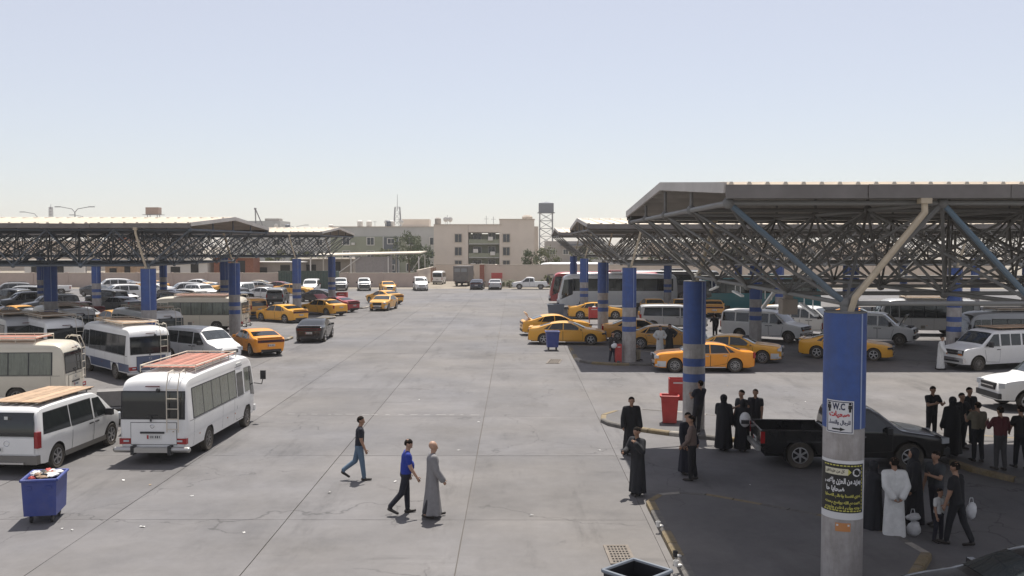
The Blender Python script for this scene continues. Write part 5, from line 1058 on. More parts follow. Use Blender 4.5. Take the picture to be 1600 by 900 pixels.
# shipping container
ct = thing('container', 'dark green shipping container in front of the pink wall', 'container', (-30.2, 140, 0))
MB().box((0, 0, 1.35), (8.4, 2.3, 2.5)).build('shell', M_GREENC, ct)
for k in range(22): MB().box((-4.0 + k * .381, -1.17, 1.35), (.17, .08, 2.3)).build('rib', M_GREENC, ct)
for z in (.12, 2.6): MB().box((0, -1.18, z), (8.5, .12, .18)).build('rail', M_GREENC, ct)
bx = thing('sign_board', 'red board on legs before the far end wall', 'sign', (-2.9, 146.4, 0)); MB().box((0, 0, 1.75), (1.7, .12, .85)).build('panel', M_REDB, bx); [MB().box((x, 0, .7), (.1, .1, 1.4)).build('leg', M_POLE, bx) for x in (-.7, .7)]

# ---------------------------------------------------------------- vegetation
M_LEAF1 = mat('leaf_green', (0.060, 0.085, 0.030), 0.7, rand=0.1); M_LEAF2 = mat('leaf_dusty_green', (0.10, 0.115, 0.055), 0.8); M_LEAF3 = mat('leaf_pale', (0.14, 0.15, 0.06), 0.8); M_BARK = mat('bark', (0.12, 0.085, 0.06), 0.9, var=0.2)
def tree(name, label, cat, x, y, h, rx, rz, mats, nleaf=900, seed=0, z0_=0.0, trunk=True):
    rr = random.Random(seed); r = thing(name, label, cat, (x, y, z0_)); tb = MB(); th = h - rz * 1.3
    tb.cyl((0, 0, -.1), (rr.uniform(-.2, .2), 0, max(th, .3)), .05 * h * .5, .03 * h * .5, n=7)
    tips = []
    for k in range(7):
        a = rr.uniform(0, 6.28); e = rr.uniform(.2, 1.0); p1 = Vector((math.cos(a) * rx * .6 * e, math.sin(a) * rx * .6 * e, h - rz + rr.uniform(-.4, .6) * rz)); tb.cyl((0, 0, max(th, .3) * .85), p1, .02 * h * .5, .008 * h * .5, n=5); tips.append(p1)
    tb.build('trunk', M_BARK, r, 40)
    cl = []
    for k in range(16):
        a = rr.uniform(0, 6.28); u = rr.uniform(.15, 1) ** .6; v = rr.uniform(-.8, .85)
        cl.append((Vector((math.cos(a) * rx * u * math.sqrt(1 - v * v * .7), math.sin(a) * rx * u * math.sqrt(1 - v * v * .7), h - rz + v * rz)), rr.uniform(.28, .5) * min(rx, rz)))
    fm = MB()
    for k in range(nleaf):
        c, s = rr.choice(cl); d = Vector((rr.gauss(0, 1), rr.gauss(0, 1), rr.gauss(0, 1))).normalized() * s * rr.uniform(.5, 1.05); p = c + d; p.z = max(p.z, .1)
        L = rr.uniform(.10, .20) * (1 + rx * .12); M = Euler((rr.uniform(0, 6.3), rr.uniform(0, 6.3), rr.uniform(0, 6.3))).to_matrix()
        fm.add([p + M @ Vector(q) for q in ((-L, 0, 0), (0, -L * .45, L * .12), (L, 0, 0), (0, L * .45, L * .12))], [(0, 1, 2, 3)], rr.choice((0, 0, 1)))
    fm.build('crown', list(mats), r)
    return r
tree('tree', 'tall dusty tree before the olive block', 'tree', -20.5, 185, 8.6, 2.6, 2.6, (M_LEAF1, M_LEAF2), 1500, 1); tree('tree', 'lower pale tree left of the tall dusty tree', 'tree', -24.6, 182, 5.6, 2.0, 1.5, (M_LEAF3, M_LEAF2), 900, 2); tree('tree', 'dark tree filling the gap beside the cream block', 'tree', -17.0, 178, 6.2, 2.2, 2.2, (M_LEAF1, M_LEAF1), 1200, 3); tree('tree', 'bushy tree behind the shed post near the cream block', 'tree', -17.3, 171, 4.8, 1.8, 1.6, (M_LEAF1, M_LEAF2), 900, 33)
tree('tree', 'dark green tree at the right corner of the cream block', 'tree', 2.6, 174, 5.4, 1.7, 1.7, (M_LEAF1, M_LEAF1), 1000, 4); tree('tree', 'lighter green tree beside the dark one, above the end wall', 'tree', 5.4, 172, 6.0, 2.2, 1.8, (M_LEAF2, M_LEAF3), 1000, 5); tree('tree', 'bushy tree over the end wall left of the right canopies', 'tree', 12.6, 176, 5.8, 2.6, 1.9, (M_LEAF2, M_LEAF3), 1200, 6); tree('tree', 'green tree behind the end wall under the right canopies', 'tree', 27, 180, 5.6, 4.2, 2.0, (M_LEAF2, M_LEAF1), 1500, 7); tree('tree', 'wide green tree behind the end wall farther right', 'tree', 41, 182, 5.8, 5.0, 2.0, (M_LEAF2, M_LEAF1), 1500, 8)
for i, (x, y, h, rx, lb) in enumerate([(-50, 172, 5.0, 4.0, 'yellow-green bush mass behind the wall left of the blue column'), (-43.5, 176, 5.4, 4.2, 'yellow-green bush behind the wall beside the farther canopy'), (-37, 178, 5.0, 3.6, 'green bush behind the wall under the farther canopy')]): tree('bush', lb, 'bush', x, y, h, rx, 1.7, (M_LEAF3, M_LEAF2), 1300, 20 + i)
def palm(label, x, y, h, n, L, seed):
    rr = random.Random(seed); r = thing('palm', label, 'palm', (x, y, 0)); MB().cyl((0, 0, -.05), (0, 0, h), .2, .14, n=8).build('trunk', M_BARK, r)
    for k in range(n):
        a = 2 * math.pi * k / n + rr.uniform(-.2, .2); up = rr.uniform(.3, 1.1); fm = MB(); pts = []
        for j in range(7): t = j / 6; pts.append(Vector((math.cos(a) * L * t, math.sin(a) * L * t, h + up * L * t - 1.05 * L * t * t)))
        side = Vector((-math.sin(a), math.cos(a), 0))
        for j in range(6):
            for s in (-1, 1):
                for q in (0, .5):
                    p = pts[j].lerp(pts[j + 1], q); e = p + side * s * L * .24 * (1 - .6 * j / 6) + (pts[j + 1] - pts[j]) * 1.1 - Vector((0, 0, .08)); fm.add([p, p + (pts[j + 1] - pts[j]) * .25, e], [(0, 1, 2)])
        fm.build('frond', M_LEAF2, r)
palm('young palm before the far end wall left of the white pickup', -.9, 144.5, .8, 13, 1.9, 3); palm('small palm behind the white pickup at the end wall', 3.4, 145.6, .7, 11, 1.5, 4)
tree('shrub', 'low green shrub right of the white pickup', 'shrub', 5.4, 145.2, 1.7, 1.7, .8, (M_LEAF3, M_LEAF2), 700, 31); tree('shrub', 'low round shrub beside the young palm', 'shrub', -2.4, 144.2, .9, 1.2, .45, (M_LEAF2, M_LEAF3), 400, 32)
rr_ = random.Random(21)
for (r_, n_, x0_, x1_, z_) in ((ap, 6, -9, 2.6, 10.35), (ob, 9, -11, 4, 10.36), (ob2, 6, -12, 12, 10.0)):
    for k in range(n_):
        x = rr_.uniform(x0_, x1_); q = rr_.random()
        if q < .45: MB().lathe([(.55, 0), (.6, .1), (.6, 1.1), (.3, 1.3), (0, 1.32)], n=12).build('roof_tank', rr_.choice([M_WHITEF, M_TANK, M_CONCB]), r_, 40, loc=(x, rr_.uniform(1, 5), z_))
        elif q < .75: MB().cyl((0, 0, 0), (0, 0, rr_.uniform(1, 2.2)), .04, n=5).box((0, 0, 1.0), (.9, .05, .05)).build('aerial', M_POLE, r_, loc=(x, rr_.uniform(.5, 3), z_))
        else: MB().lathe([(0, 0), (.25, .06), (.5, .22)], axis='Y', n=12).cyl((0, 0, -.9), (0, 0, 0), .04, n=5).build('dish', M_WHITEF, r_, 40, loc=(x, .6, z_ + .9))
# ================================================================ people
def cmat(col, rough=0.85): return mat('cloth_%02x%02x%02x' % tuple(int(c * 255) for c in col), col, rough, var=0.10, scale=9)
SKIN = mat('skin', (0.30, 0.17, 0.11), 0.55); SKIN2 = mat('skin_light', (0.38, 0.23, 0.16), 0.55); HAIR = mat('dark_hair', (0.015, 0.012, 0.010), 0.95, spec=0.1); GREYH = mat('grey_hair', (0.16, 0.15, 0.14), 0.7); SHOE = mat('dark_shoe', (0.03, 0.025, 0.022), 0.5); EYE = mat('eye_dark', (0.01, 0.01, 0.01), 0.3)
BLACKC = (0.010, 0.010, 0.013); WHITEC = (0.62, 0.62, 0.60); GREYC = (0.20, 0.195, 0.20)
def capsule(mb, p0, p1, r0, r1):
    mb.cyl(p0, p1, r0, r1, n=10); mb.sphere(p0, r0, 10, 6); mb.sphere(p1, r1, 10, 6)
SCR = bpy.data.scenes.new('scratch')      # meshes are evaluated in a small scene of their own, which is quick
def evaluated(o):
    SCR.collection.objects.link(o); vl = SCR.view_layers[0]; vl.update(); out = bpy.data.meshes.new_from_object(o.evaluated_get(vl.depsgraph)); bpy.data.objects.remove(o); return out
def remeshed(mb, voxel, smooth=2):
    me = mb.mesh('tmp'); o = bpy.data.objects.new('tmp', me)
    m = o.modifiers.new('r', 'REMESH'); m.mode = 'VOXEL'; m.voxel_size = voxel; m.use_smooth_shade = True
    s = o.modifiers.new('s', 'SMOOTH'); s.factor = 0.5; s.iterations = smooth
    out = evaluated(o); bpy.data.meshes.remove(me)
    return out
def person(px, py, head, label, top=BLACKC, bottom=(0.03, 0.03, 0.035), h=1.74, legs=((4, 4), (-4, 4)), arms=((5, 8, 15, 0), (5, 8, 15, 0)), lean=2, robe=None, scarf=None, hair=HAIR, skin=SKIN, z=0.0, look=0, nod=0, sleeve='short', sit=False, belly=0.0, group=None, folds=7, loc=None, shoes=SHOE):
    k = h / 1.75; caps = []; V = Vector
    Rl = Matrix.Rotation(R(lean), 3, 'Y'); pel = V((0, 0, .95))
    def up(p): return Rl @ (V(p) - pel) + pel
    cloth = 'robe' if robe else 'top'
    # torso
    for s in (-1, 1):
        caps.append((V((0, s * .062, .94)), up((0, s * .075, 1.16)), .124, .120 + belly * .3, 'robe' if robe else 'bottom' if False else cloth)); caps.append((up((0, s * .075, 1.16)), up((0, s * .10, 1.33)), .120, .120, cloth))
        caps.append((up((0, s * .05, 1.40)), up((0, s * .155, 1.405)), .082, .074, cloth))
    if belly: caps.append((up((.05, 0, 1.08)), up((.05, 0, 1.14)), .12 + belly, .12 + belly, cloth))
    if not robe:
        caps.append((V((0, -.065, .92)), V((0, .065, .92)), .130, .130, 'bottom'))
    caps.append((up((0, 0, 1.42)), up((.012, 0, 1.55)), .060, .056, 'skin'))
    # head, turned by look and nod
    hc = up((.012, 0, 1.62)); Rh = Rl @ Matrix.Rotation(R(look), 3, 'Z') @ Matrix.Rotation(R(nod), 3, 'Y')
    H = lambda x, y, zz: hc + Rh @ V((x, y, zz))
    caps += [(H(-.018, 0, .045), H(.012, 0, .02), .098, .088, 'skin'), (H(.03, 0, -.03), H(.042, 0, -.075), .062, .042, 'skin'), (H(.088, 0, -.005), H(.104, 0, -.028), .014, .019, 'skin')]
    for s in (-1, 1): caps.append((H(-.01, s * .086, .012), H(-.008, s * .09, -.02), .020, .015, 'skin'))
    # legs
    feet = []
    for s, (f, kn) in zip((1, -1), legs):
        hip = V((0, s * .088, .93)); f_, k_ = R(f), R(f - kn); kne = hip + V((math.sin(f_), 0, -math.cos(f_))) * .44; ank = kne + V((math.sin(k_), 0, -math.cos(k_))) * .42
        fd = V((math.cos(k_ * .75), s * .18, math.sin(k_ * .75) if k_ < 0 else 0)); fd = fd.normalized() if not sit else V((1, s * .15, 0)).normalized()
        if k_ < -.3: fd = V((math.cos(k_ * .75), s * .1, math.sin(k_ * .75))).normalized()
        heel = ank + V((0, 0, -.045)) - fd * .045; toe = heel + fd * .23
        tg = 'robeleg' if robe else 'bottom'
        caps += [(hip, kne, .102, .076, tg), (kne, ank + V((0, 0, .05)), .074, .062, tg), (ank + V((0, 0, .05)), ank, .045, .042, 'skin' if robe else tg), (heel, toe, .043, .036, 'shoe')]; feet += [heel.z - .043, toe.z - .036]
    zoff = -min(feet)
    # arms
    hands = []
    for s, (f, a, e, inw) in zip((1, -1), arms):
        sh = up((0, s * .195, 1.405)); f_, a_ = R(f), R(a); ud = V((math.sin(f_) * math.cos(a_), s * math.sin(a_), -math.cos(f_) * math.cos(a_))); el = sh + ud * .29
        g_ = R(f + e); fd = V((math.sin(g_), -s * math.sin(R(inw)) + s * .05, -math.cos(g_))).normalized(); wr = el + fd * .25
        mid = sh + ud * .16
        if robe: caps += [(sh, el, .070, .066, 'robe'), (el, wr, .066, .070, 'robe')]
        elif sleeve == 'short': caps += [(sh, mid, .072, .070, 'top'), (mid, el, .050, .046, 'skin'), (el, wr, .046, .033, 'skin')]
        else: caps += [(sh, el, .070, .060, 'top'), (el, wr, .058, .046, 'top')]
        palm_ = wr + fd * .085; caps.append((wr, palm_, .029, .036, 'skin')); hands.append((s, wr, palm_, fd))
    root = thing('person', label, 'person', loc if loc is not None else G(px, py, z), R(head), group)
    body = MB(); rb = MB(); tags = []
    for p0, p1, r0, r1, tg in caps:
        if tg in ('robe', 'robeleg'): capsule(rb, p0, p1, r0 + (.012 if tg == 'robe' else 0.004), r1 + .012) if tg == 'robe' else None
        if tg != 'robe': capsule(body, p0, p1, r0, r1)
        if tg == 'robe': capsule(body, p0, p1, r0 * .8, r1 * .8)
    for v_ in (body, rb): v_.v = [(x * k, y * k, (zz + zoff) * k) for x, y, zz in v_.v]
    me = remeshed(body, .017 * k, 2)
    order = ['skin', 'top', 'bottom', 'shoe', 'eye']; mm = {'skin': skin, 'top': cmat(top), 'bottom': cmat(bottom), 'shoe': shoes, 'eye': EYE}
    fc = np.array([p.center[:] for p in me.polygons]) if len(me.polygons) else np.zeros((0, 3)); best = np.full(len(fc), 1e9); idx = np.zeros(len(fc), int)
    for p0, p1, r0, r1, tg in caps:
        a = np.array(p0) * k + np.array((0, 0, zoff * k)); b = np.array(p1) * k + np.array((0, 0, zoff * k)); d = b - a; t = np.clip(((fc - a) @ d) / max(d @ d, 1e-9), 0, 1)
        dist = np.linalg.norm(fc - (a + t[:, None] * d), axis=1) - (r0 + (r1 - r0) * t) * k
        ti = {'skin': 0, 'top': 1, 'bottom': 2, 'shoe': 3, 'robe': 1, 'robeleg': 2}[tg]; w_ = dist < best; best[w_] = dist[w_]; idx[w_] = ti
    me.materials.clear()
    for o_ in order: me.materials.append(mm[o_])
    me.polygons.foreach_set('material_index', idx.tolist())
    # fingers, thumbs and eyes join the same body mesh
    ex = MB()
    for s, wr, pl, fd in hands:
        side = V((-s * 0.0, 1, 0)); side = (side - fd * side.dot(fd)).normalized(); nrm = fd.cross(side)
        if True:
            for q, (off, L) in enumerate(((-.026, .060), (-.009, .072), (.009, .068), (.026, .052))):
                b0 = pl + nrm * off * 1.0; b1 = b0 + fd * L * .55 + side * (-s) * .006; b2 = b1 + fd * L * .4 - side * s * .022; ex.cyl(b0, b1, .0095, .009, 6); ex.cyl(b1, b2, .009, .007, 6)
            b0 = wr + fd * .03 + nrm * .03; b1 = b0 + fd * .035 + nrm * .028; b2 = b1 + fd * .03 + nrm * .006; ex.cyl(b0, b1, .012, .011, 6); ex.cyl(b1, b2, .011, .008, 6)
    n1 = len(ex.f)
    for s in (-1, 1): ex.sphere(H(.079, s * .031, .018), .011, 6, 4, m=4)
    ex.v = [(x * k, y * k, (zz + zoff) * k) for x, y, zz in ex.v]
    bm = bmesh.new(); bm.from_mesh(me); base = [bm.verts.new(v_) for v_ in ex.v]
    for f, m_ in zip(ex.f, ex.m):
        try: q = bm.faces.new([base[i] for i in f]); q.material_index = m_; q.smooth = True
        except ValueError: pass
    bm.to_mesh(me); bm.free(); me.polygons.foreach_set('use_smooth', [True] * len(me.polygons)); me.name = 'body'; link('body', me, root)
    # robe
    if robe:
        zh = .09 - zoff; rr = random.Random(int(px * 7 + py)); ph = rr.uniform(0, 6); rows = []
        fx = max(0, math.sin(R(max(legs[0][0], legs[1][0])))) * .26; bx_ = min(0, math.sin(R(min(legs[0][0] - legs[0][1], legs[1][0] - legs[1][1])))) * .16
        for j in range(13):
            t = j / 12; zt0 = 1.36 if scarf else 1.18; zz = zt0 + (zh - zt0) * t; ry = (.215 + .06 * t if scarf else .185 + .06 * t); rx_ = (.15 + .075 * t if scarf else .128 + .05 * t); row = []
            for i in range(40):
                a = 2 * math.pi * i / 40; fo = 1 + .10 * t ** 1.1 * math.sin(folds * a + ph + .8 * t) + .05 * t * math.sin(3 * a + ph * 2) + .02 * math.sin(11 * a + 9 * t); x = rx_ * math.cos(a) * fo; y = ry * math.sin(a) * fo
                x += t * t * (fx if math.cos(a) > 0 else -bx_ * 0 + bx_) * abs(math.cos(a)); p = V((x, y, zz)); p = up(p) if zz > .95 else p; row.append(p)
            rows.append(row)
        n0 = MB(); vs = [p for row in rows for p in row]; fs = [(j * 40 + i, j * 40 + (i + 1) % 40, (j + 1) * 40 + (i + 1) % 40, (j + 1) * 40 + i) for j in range(12) for i in range(40)]; fs += [tuple(range(39, -1, -1)), tuple(12 * 40 + i for i in range(40))]; n0.add(vs, [f[::-1] for f in fs])
        n0.v = [(x * k, y * k, (zz + zoff) * k) for x, y, zz in n0.v]; rb.add(n0.v, n0.f)
        if scarf:
            sb = MB(); capsule(sb, H(-.035, 0, .045), H(-.03, 0, -.02), .118, .108); capsule(sb, H(-.02, 0, -.06), up((0, 0, 1.38)), .09, .12); capsule(sb, up((0, -.12, 1.37)), up((0, .12, 1.37)), .10, .10); capsule(sb, up((-.03, 0, 1.40)), up((-.05, 0, 1.12)), .13, .12)
            sb.v = [(x * k, y * k, (zz + zoff) * k) for x, y, zz in sb.v]; rb.add(sb.v, sb.f)
        rm_ = remeshed(rb, .019 * k, 2); rm_.materials.clear(); rm_.materials.append(cmat(robe)); rm_.name = 'robe'; rm_.polygons.foreach_set('use_smooth', [True] * len(rm_.polygons)); link('robe', rm_, root)
    if hair and not scarf:
        hb = MB(); hb.sphere((0, 0, 0), (.104, .097, .104), 18, 12); M_ = Rh
        keep = []
        for f in hb.f:
            c = sum((V(hb.v[i]) for i in f), V()) / len(f)
            if (c.z > .012 + max(0, c.x) * .45) or (c.x < -.035 and c.z > -.075): keep.append(f)
        hb.f = keep; hb.m = [0] * len(keep); hb.v = [tuple((hc + M_ @ (V(v_) + V((-.012, 0, .038))) + V((0, 0, zoff))) * k) for v_ in hb.v]; hb.build('hair', hair, root, 60)
    return root
PG = 'people in the yard'
HOLD = (35, 10, 75, 25); BACK = (-30, 7, 10, 40); SIDE = (4, 9, 14, 0)
person(562, 750, 12, 'man in black t-shirt and blue jeans walking across the drive', top=(0.012, 0.013, 0.022), bottom=(0.09, 0.14, 0.20), legs=((-15, 34), (9, 3)), arms=((-6, 6, 14, 0), (4, 8, 18, 0)), lean=3, h=1.76, shoes=SHOE)
person(634, 803, 14, 'man in royal blue polo shirt and dark trousers walking on the drive', top=(0.015, 0.035, 0.26), bottom=(0.015, 0.015, 0.022), legs=((5, 3), (-14, 24)), arms=((2, 8, 14, 0), (10, 10, 22, 0)), lean=5, h=1.80, belly=.03, nod=18, hair=HAIR, skin=SKIN2)
person(676, 809, 14, 'bald man in long grey robe walking beside the blue-shirted man', robe=GREYC, h=1.80, legs=((10, 4), (-8, 10)), arms=((4, 8, 12, 0), (10, 8, 22, 0)), lean=1, hair=None, skin=SKIN2, folds=5)
person(986, 711, -84, 'person in long black robe facing the camera at the shade edge', robe=BLACKC, h=1.78, arms=(SIDE, (8, 14, 10, 0)), legs=((6, 4), (-6, 6)))
person(996, 774, -140, 'person in black robe holding a phone to the ear', robe=(0.013, 0.014, 0.018), h=1.76, arms=((30, 22, 120, 35), (25, 10, 60, 30)), legs=((4, 3), (-4, 4)), scarf=None, nod=10)
person(1073, 741, -60, 'man in dark robe standing beside the brown-shirted man', robe=(0.014, 0.014, 0.02), h=1.74, look=-25)
person(1081, 751, 165, 'man in brownish shirt and black trousers seen from his side', top=(0.14, 0.10, 0.085), bottom=(0.012, 0.012, 0.015), h=1.78, sleeve='long', arms=((12, 8, 30, 15), SIDE), belly=.02)
person(1091, 676, 120, 'man in black leaning on the banded column by the red bins', top=(0.015, 0.015, 0.02), bottom=(0.02, 0.02, 0.025), h=1.78, z=.14, lean=-8, arms=((30, 8, 80, 35), (30, 8, 80, 35)), legs=((14, 6), (8, 4)))
person(1130, 704, 60, 'tall figure in black cloak left of the black pickup', robe=BLACKC, scarf=True, h=1.74, arms=((25, 12, 60, 25), SIDE))
person(1159, 696, -150, 'man in black stretching his arm towards the cloaked figure', top=(0.014, 0.014, 0.018), bottom=(0.015, 0.015, 0.02), h=1.78, arms=((70, 5, 10, 0), SIDE), legs=((5, 4), (-5, 5)))
person(1160, 705, 80, 'woman in black cloak with a white backpack by the pickup tailgate', robe=BLACKC, scarf=True, h=1.60)
person(1180, 690, -120, 'young man in black right of the pointing man', top=(0.016, 0.016, 0.02), bottom=(0.014, 0.014, 0.018), h=1.72)
person(957, 569, -60, 'man in dark jacket standing at the kerb with a white bag', top=(0.03, 0.028, 0.03), bottom=(0.02, 0.024, 0.04), h=1.74, sleeve='long', arms=((20, 10, 60, 25), SIDE), legs=((10, 5), (-8, 6)))
person(1031, 556, -80, 'man in white robe standing with hands on hips by the taxi', robe=WHITEC, h=1.74, arms=((-10, 35, 60, 45), (-10, 35, 60, 45)))
person(1046, 553, -100, 'man in black beside the white-robed man at the taxi', robe=(0.014, 0.014, 0.018), h=1.76, arms=((-5, 40, 50, 40), SIDE))
person(1117, 530, 100, 'man in black walking away between the taxis', top=(0.015, 0.014, 0.016), bottom=(0.012, 0.012, 0.015), h=1.76, sleeve='long', arms=((40, 10, 110, 30), SIDE))
person(1469, 578, -40, 'man in white robe leaning on the bonnet of the boarded van', robe=WHITEC, h=1.76, arms=((-12, 32, 55, 45), (25, 20, 15, 0)), lean=6, legs=((6, 4), (-8, 4)))
person(1455, 689, -80, 'man in black t-shirt looking at his phone in front of the sunlit paving', top=(0.013, 0.013, 0.016), bottom=(0.014, 0.014, 0.018), h=1.76, z=.14, arms=(HOLD, HOLD), nod=15)
person(1487, 713, 100, 'person in wide black cloak at the front of the pickup', robe=BLACKC, scarf=True, h=1.76, z=.14, folds=5)
person(1500, 702, -70, 'man in black partly behind the wide black cloak', top=(0.014, 0.014, 0.017), bottom=(0.014, 0.014, 0.017), h=1.74, z=.14, arms=(HOLD, SIDE))
person(1512, 694, -80, 'tall man in black, hindmost of the group by the pickup', top=(0.016, 0.016, 0.019), bottom=(0.02, 0.02, 0.024), h=1.80, z=.14)
person(1527, 722, 95, 'man in beige shirt and black trousers seen from behind', top=(0.16, 0.14, 0.10), bottom=(0.014, 0.014, 0.018), h=1.74, z=.14, arms=(HOLD, SIDE))
person(1562, 735, 100, 'man in dark red shirt and grey trousers seen from behind', top=(0.085, 0.016, 0.02), bottom=(0.05, 0.048, 0.05), h=1.78, z=.14, arms=((30, 12, 90, 35), (10, 20, 40, 20)), sleeve='long')
person(1594, 733, 95, 'man in black shirt at the right edge of the photograph', top=(0.02, 0.019, 0.018), bottom=(0.013, 0.013, 0.017), h=1.78, z=.14, arms=((10, 16, 40, 25), SIDE), legs=((8, 4), (-8, 6)))
person(1396, 843, 88, 'man in white robe with hands clasped behind his back', robe=WHITEC, h=1.80, arms=(BACK, BACK), hair=HAIR, folds=4)
person(1427, 822, 175, 'person in black cloak right of the white-robed man', robe=BLACKC, scarf=True, h=1.78)
person(1461, 822, -150, 'man in grey shirt behind the man with the carrier bag', top=(0.05, 0.055, 0.06), bottom=(0.035, 0.035, 0.045), h=1.72, arms=(HOLD, SIDE))
person(1494, 853, 130, 'man in black walking with a white carrier bag in his hand', top=(0.010, 0.010, 0.012), bottom=(0.012, 0.012, 0.016), h=1.80, legs=((14, 6), (-14, 10)), arms=(SIDE, (8, 10, 14, 0)), lean=4, nod=10)
person(1466, 848, -60, 'child in white vest and dark shorts beside the walking man', top=(0.55, 0.55, 0.53), bottom=(0.02, 0.02, 0.03), h=1.18, arms=((45, 6, 60, 20), SIDE))
person(1363, 834, 20, 'person in black cloak half hidden right of the poster column', robe=(0.012, 0.012, 0.016), scarf=True, h=1.62, arms=((35, 10, 70, 20), (35, 10, 70, 20)))
# man on a plastic chair
chp = G(988, 563, .14)
ch = thing('plastic_chair', 'white plastic chair under the seated man by the column', 'chair', chp, R(-50)); M_CH = mat('white_plastic', (0.60, 0.60, 0.58), 0.45)
MB().box((0, 0, .42), (.44, .44, .03)).build('seat', M_CH, ch); MB().box((-.22, 0, .66), (.03, .42, .46)).build('backrest', M_CH, ch)
for x in (-.18, .18):
    for y in (-.18, .18): MB().cyl((x, y, 0), (x * .95, y * .95, .42), .022, n=6).build('leg', M_CH, ch)
so = person(988, 563, -50, 'man in dark shirt and khaki trousers sitting on the chair', top=(0.02, 0.02, 0.024), bottom=(0.20, 0.17, 0.12), legs=((88, 86), (84, 80)), arms=((35, 8, 50, 20), (35, 8, 50, 20)), lean=-4, sit=True, loc=(chp.x, chp.y, chp.z))

# ================================================================ things people carry, bins, litter, posters
M_BAG = mat('white_plastic_bag', (0.62, 0.62, 0.62), 0.45, var=0.15, scale=12)
def bag(name, label, cat, loc, s=(.15, .10, .20), m=M_BAG, rz=0):
    mb = MB(); rr = random.Random(int(loc[0] * 100)); mb.sphere((0, 0, s[2]), s, 12, 8)
    mb.v = [(x * (1 + rr.uniform(-.12, .12)), y * (1 + rr.uniform(-.15, .15)), z + (0.03 * math.sin(9 * x) if z > s[2] else 0)) for x, y, z in mb.v]
    r = thing(name, label, cat, loc, rz); mb.build('bag_body', m, r, 60)
    hd = MB(); hd.path([(-.05, 0, s[2] * 1.9), (-.03, 0, s[2] * 1.9 + .11), (.03, 0, s[2] * 1.9 + .11), (.05, 0, s[2] * 1.9)], .008, 5); hd.build('handle', m, r)
p = G(1513, 846); bag('carrier_bag', 'white carrier bag in the hand of the man in black', 'bag', (p.x, p.y - .1, .52), (.12, .08, .19))
p = G(1427, 838); bag('carrier_bag', 'white carrier bag on the ground beside the white-robed man', 'bag', (p.x, p.y, 0), (.16, .13, .17)); bag('carrier_bag', 'smaller white bag lying on top of the ground bag', 'bag', (p.x, p.y + .05, .34), (.17, .12, .08))
p = G(957, 566, .14); bag('carrier_bag', 'white bag held by the man at the kerb', 'bag', (p.x + .05, p.y - .28, .92), (.16, .09, .14))
p = G(1160, 704); bp_ = thing('backpack', 'black and white backpack worn by the cloaked woman', 'backpack', (p.x, p.y - .30, .82), R(-10)); MB().sphere((0, 0, .22), (.17, .10, .24), 12, 8).build('pack', M_BAG, bp_, 60); MB().box((0, -.085, .16), (.24, .05, .12)).build('front_pocket', M_PLAST, bp_); MB().path([(-.1, .05, .38), (-.1, .14, .42), (-.1, .12, .1)], .018, 5).path([(.1, .05, .38), (.1, .14, .42), (.1, .12, .1)], .018, 5).build('strap', M_PLAST, bp_)

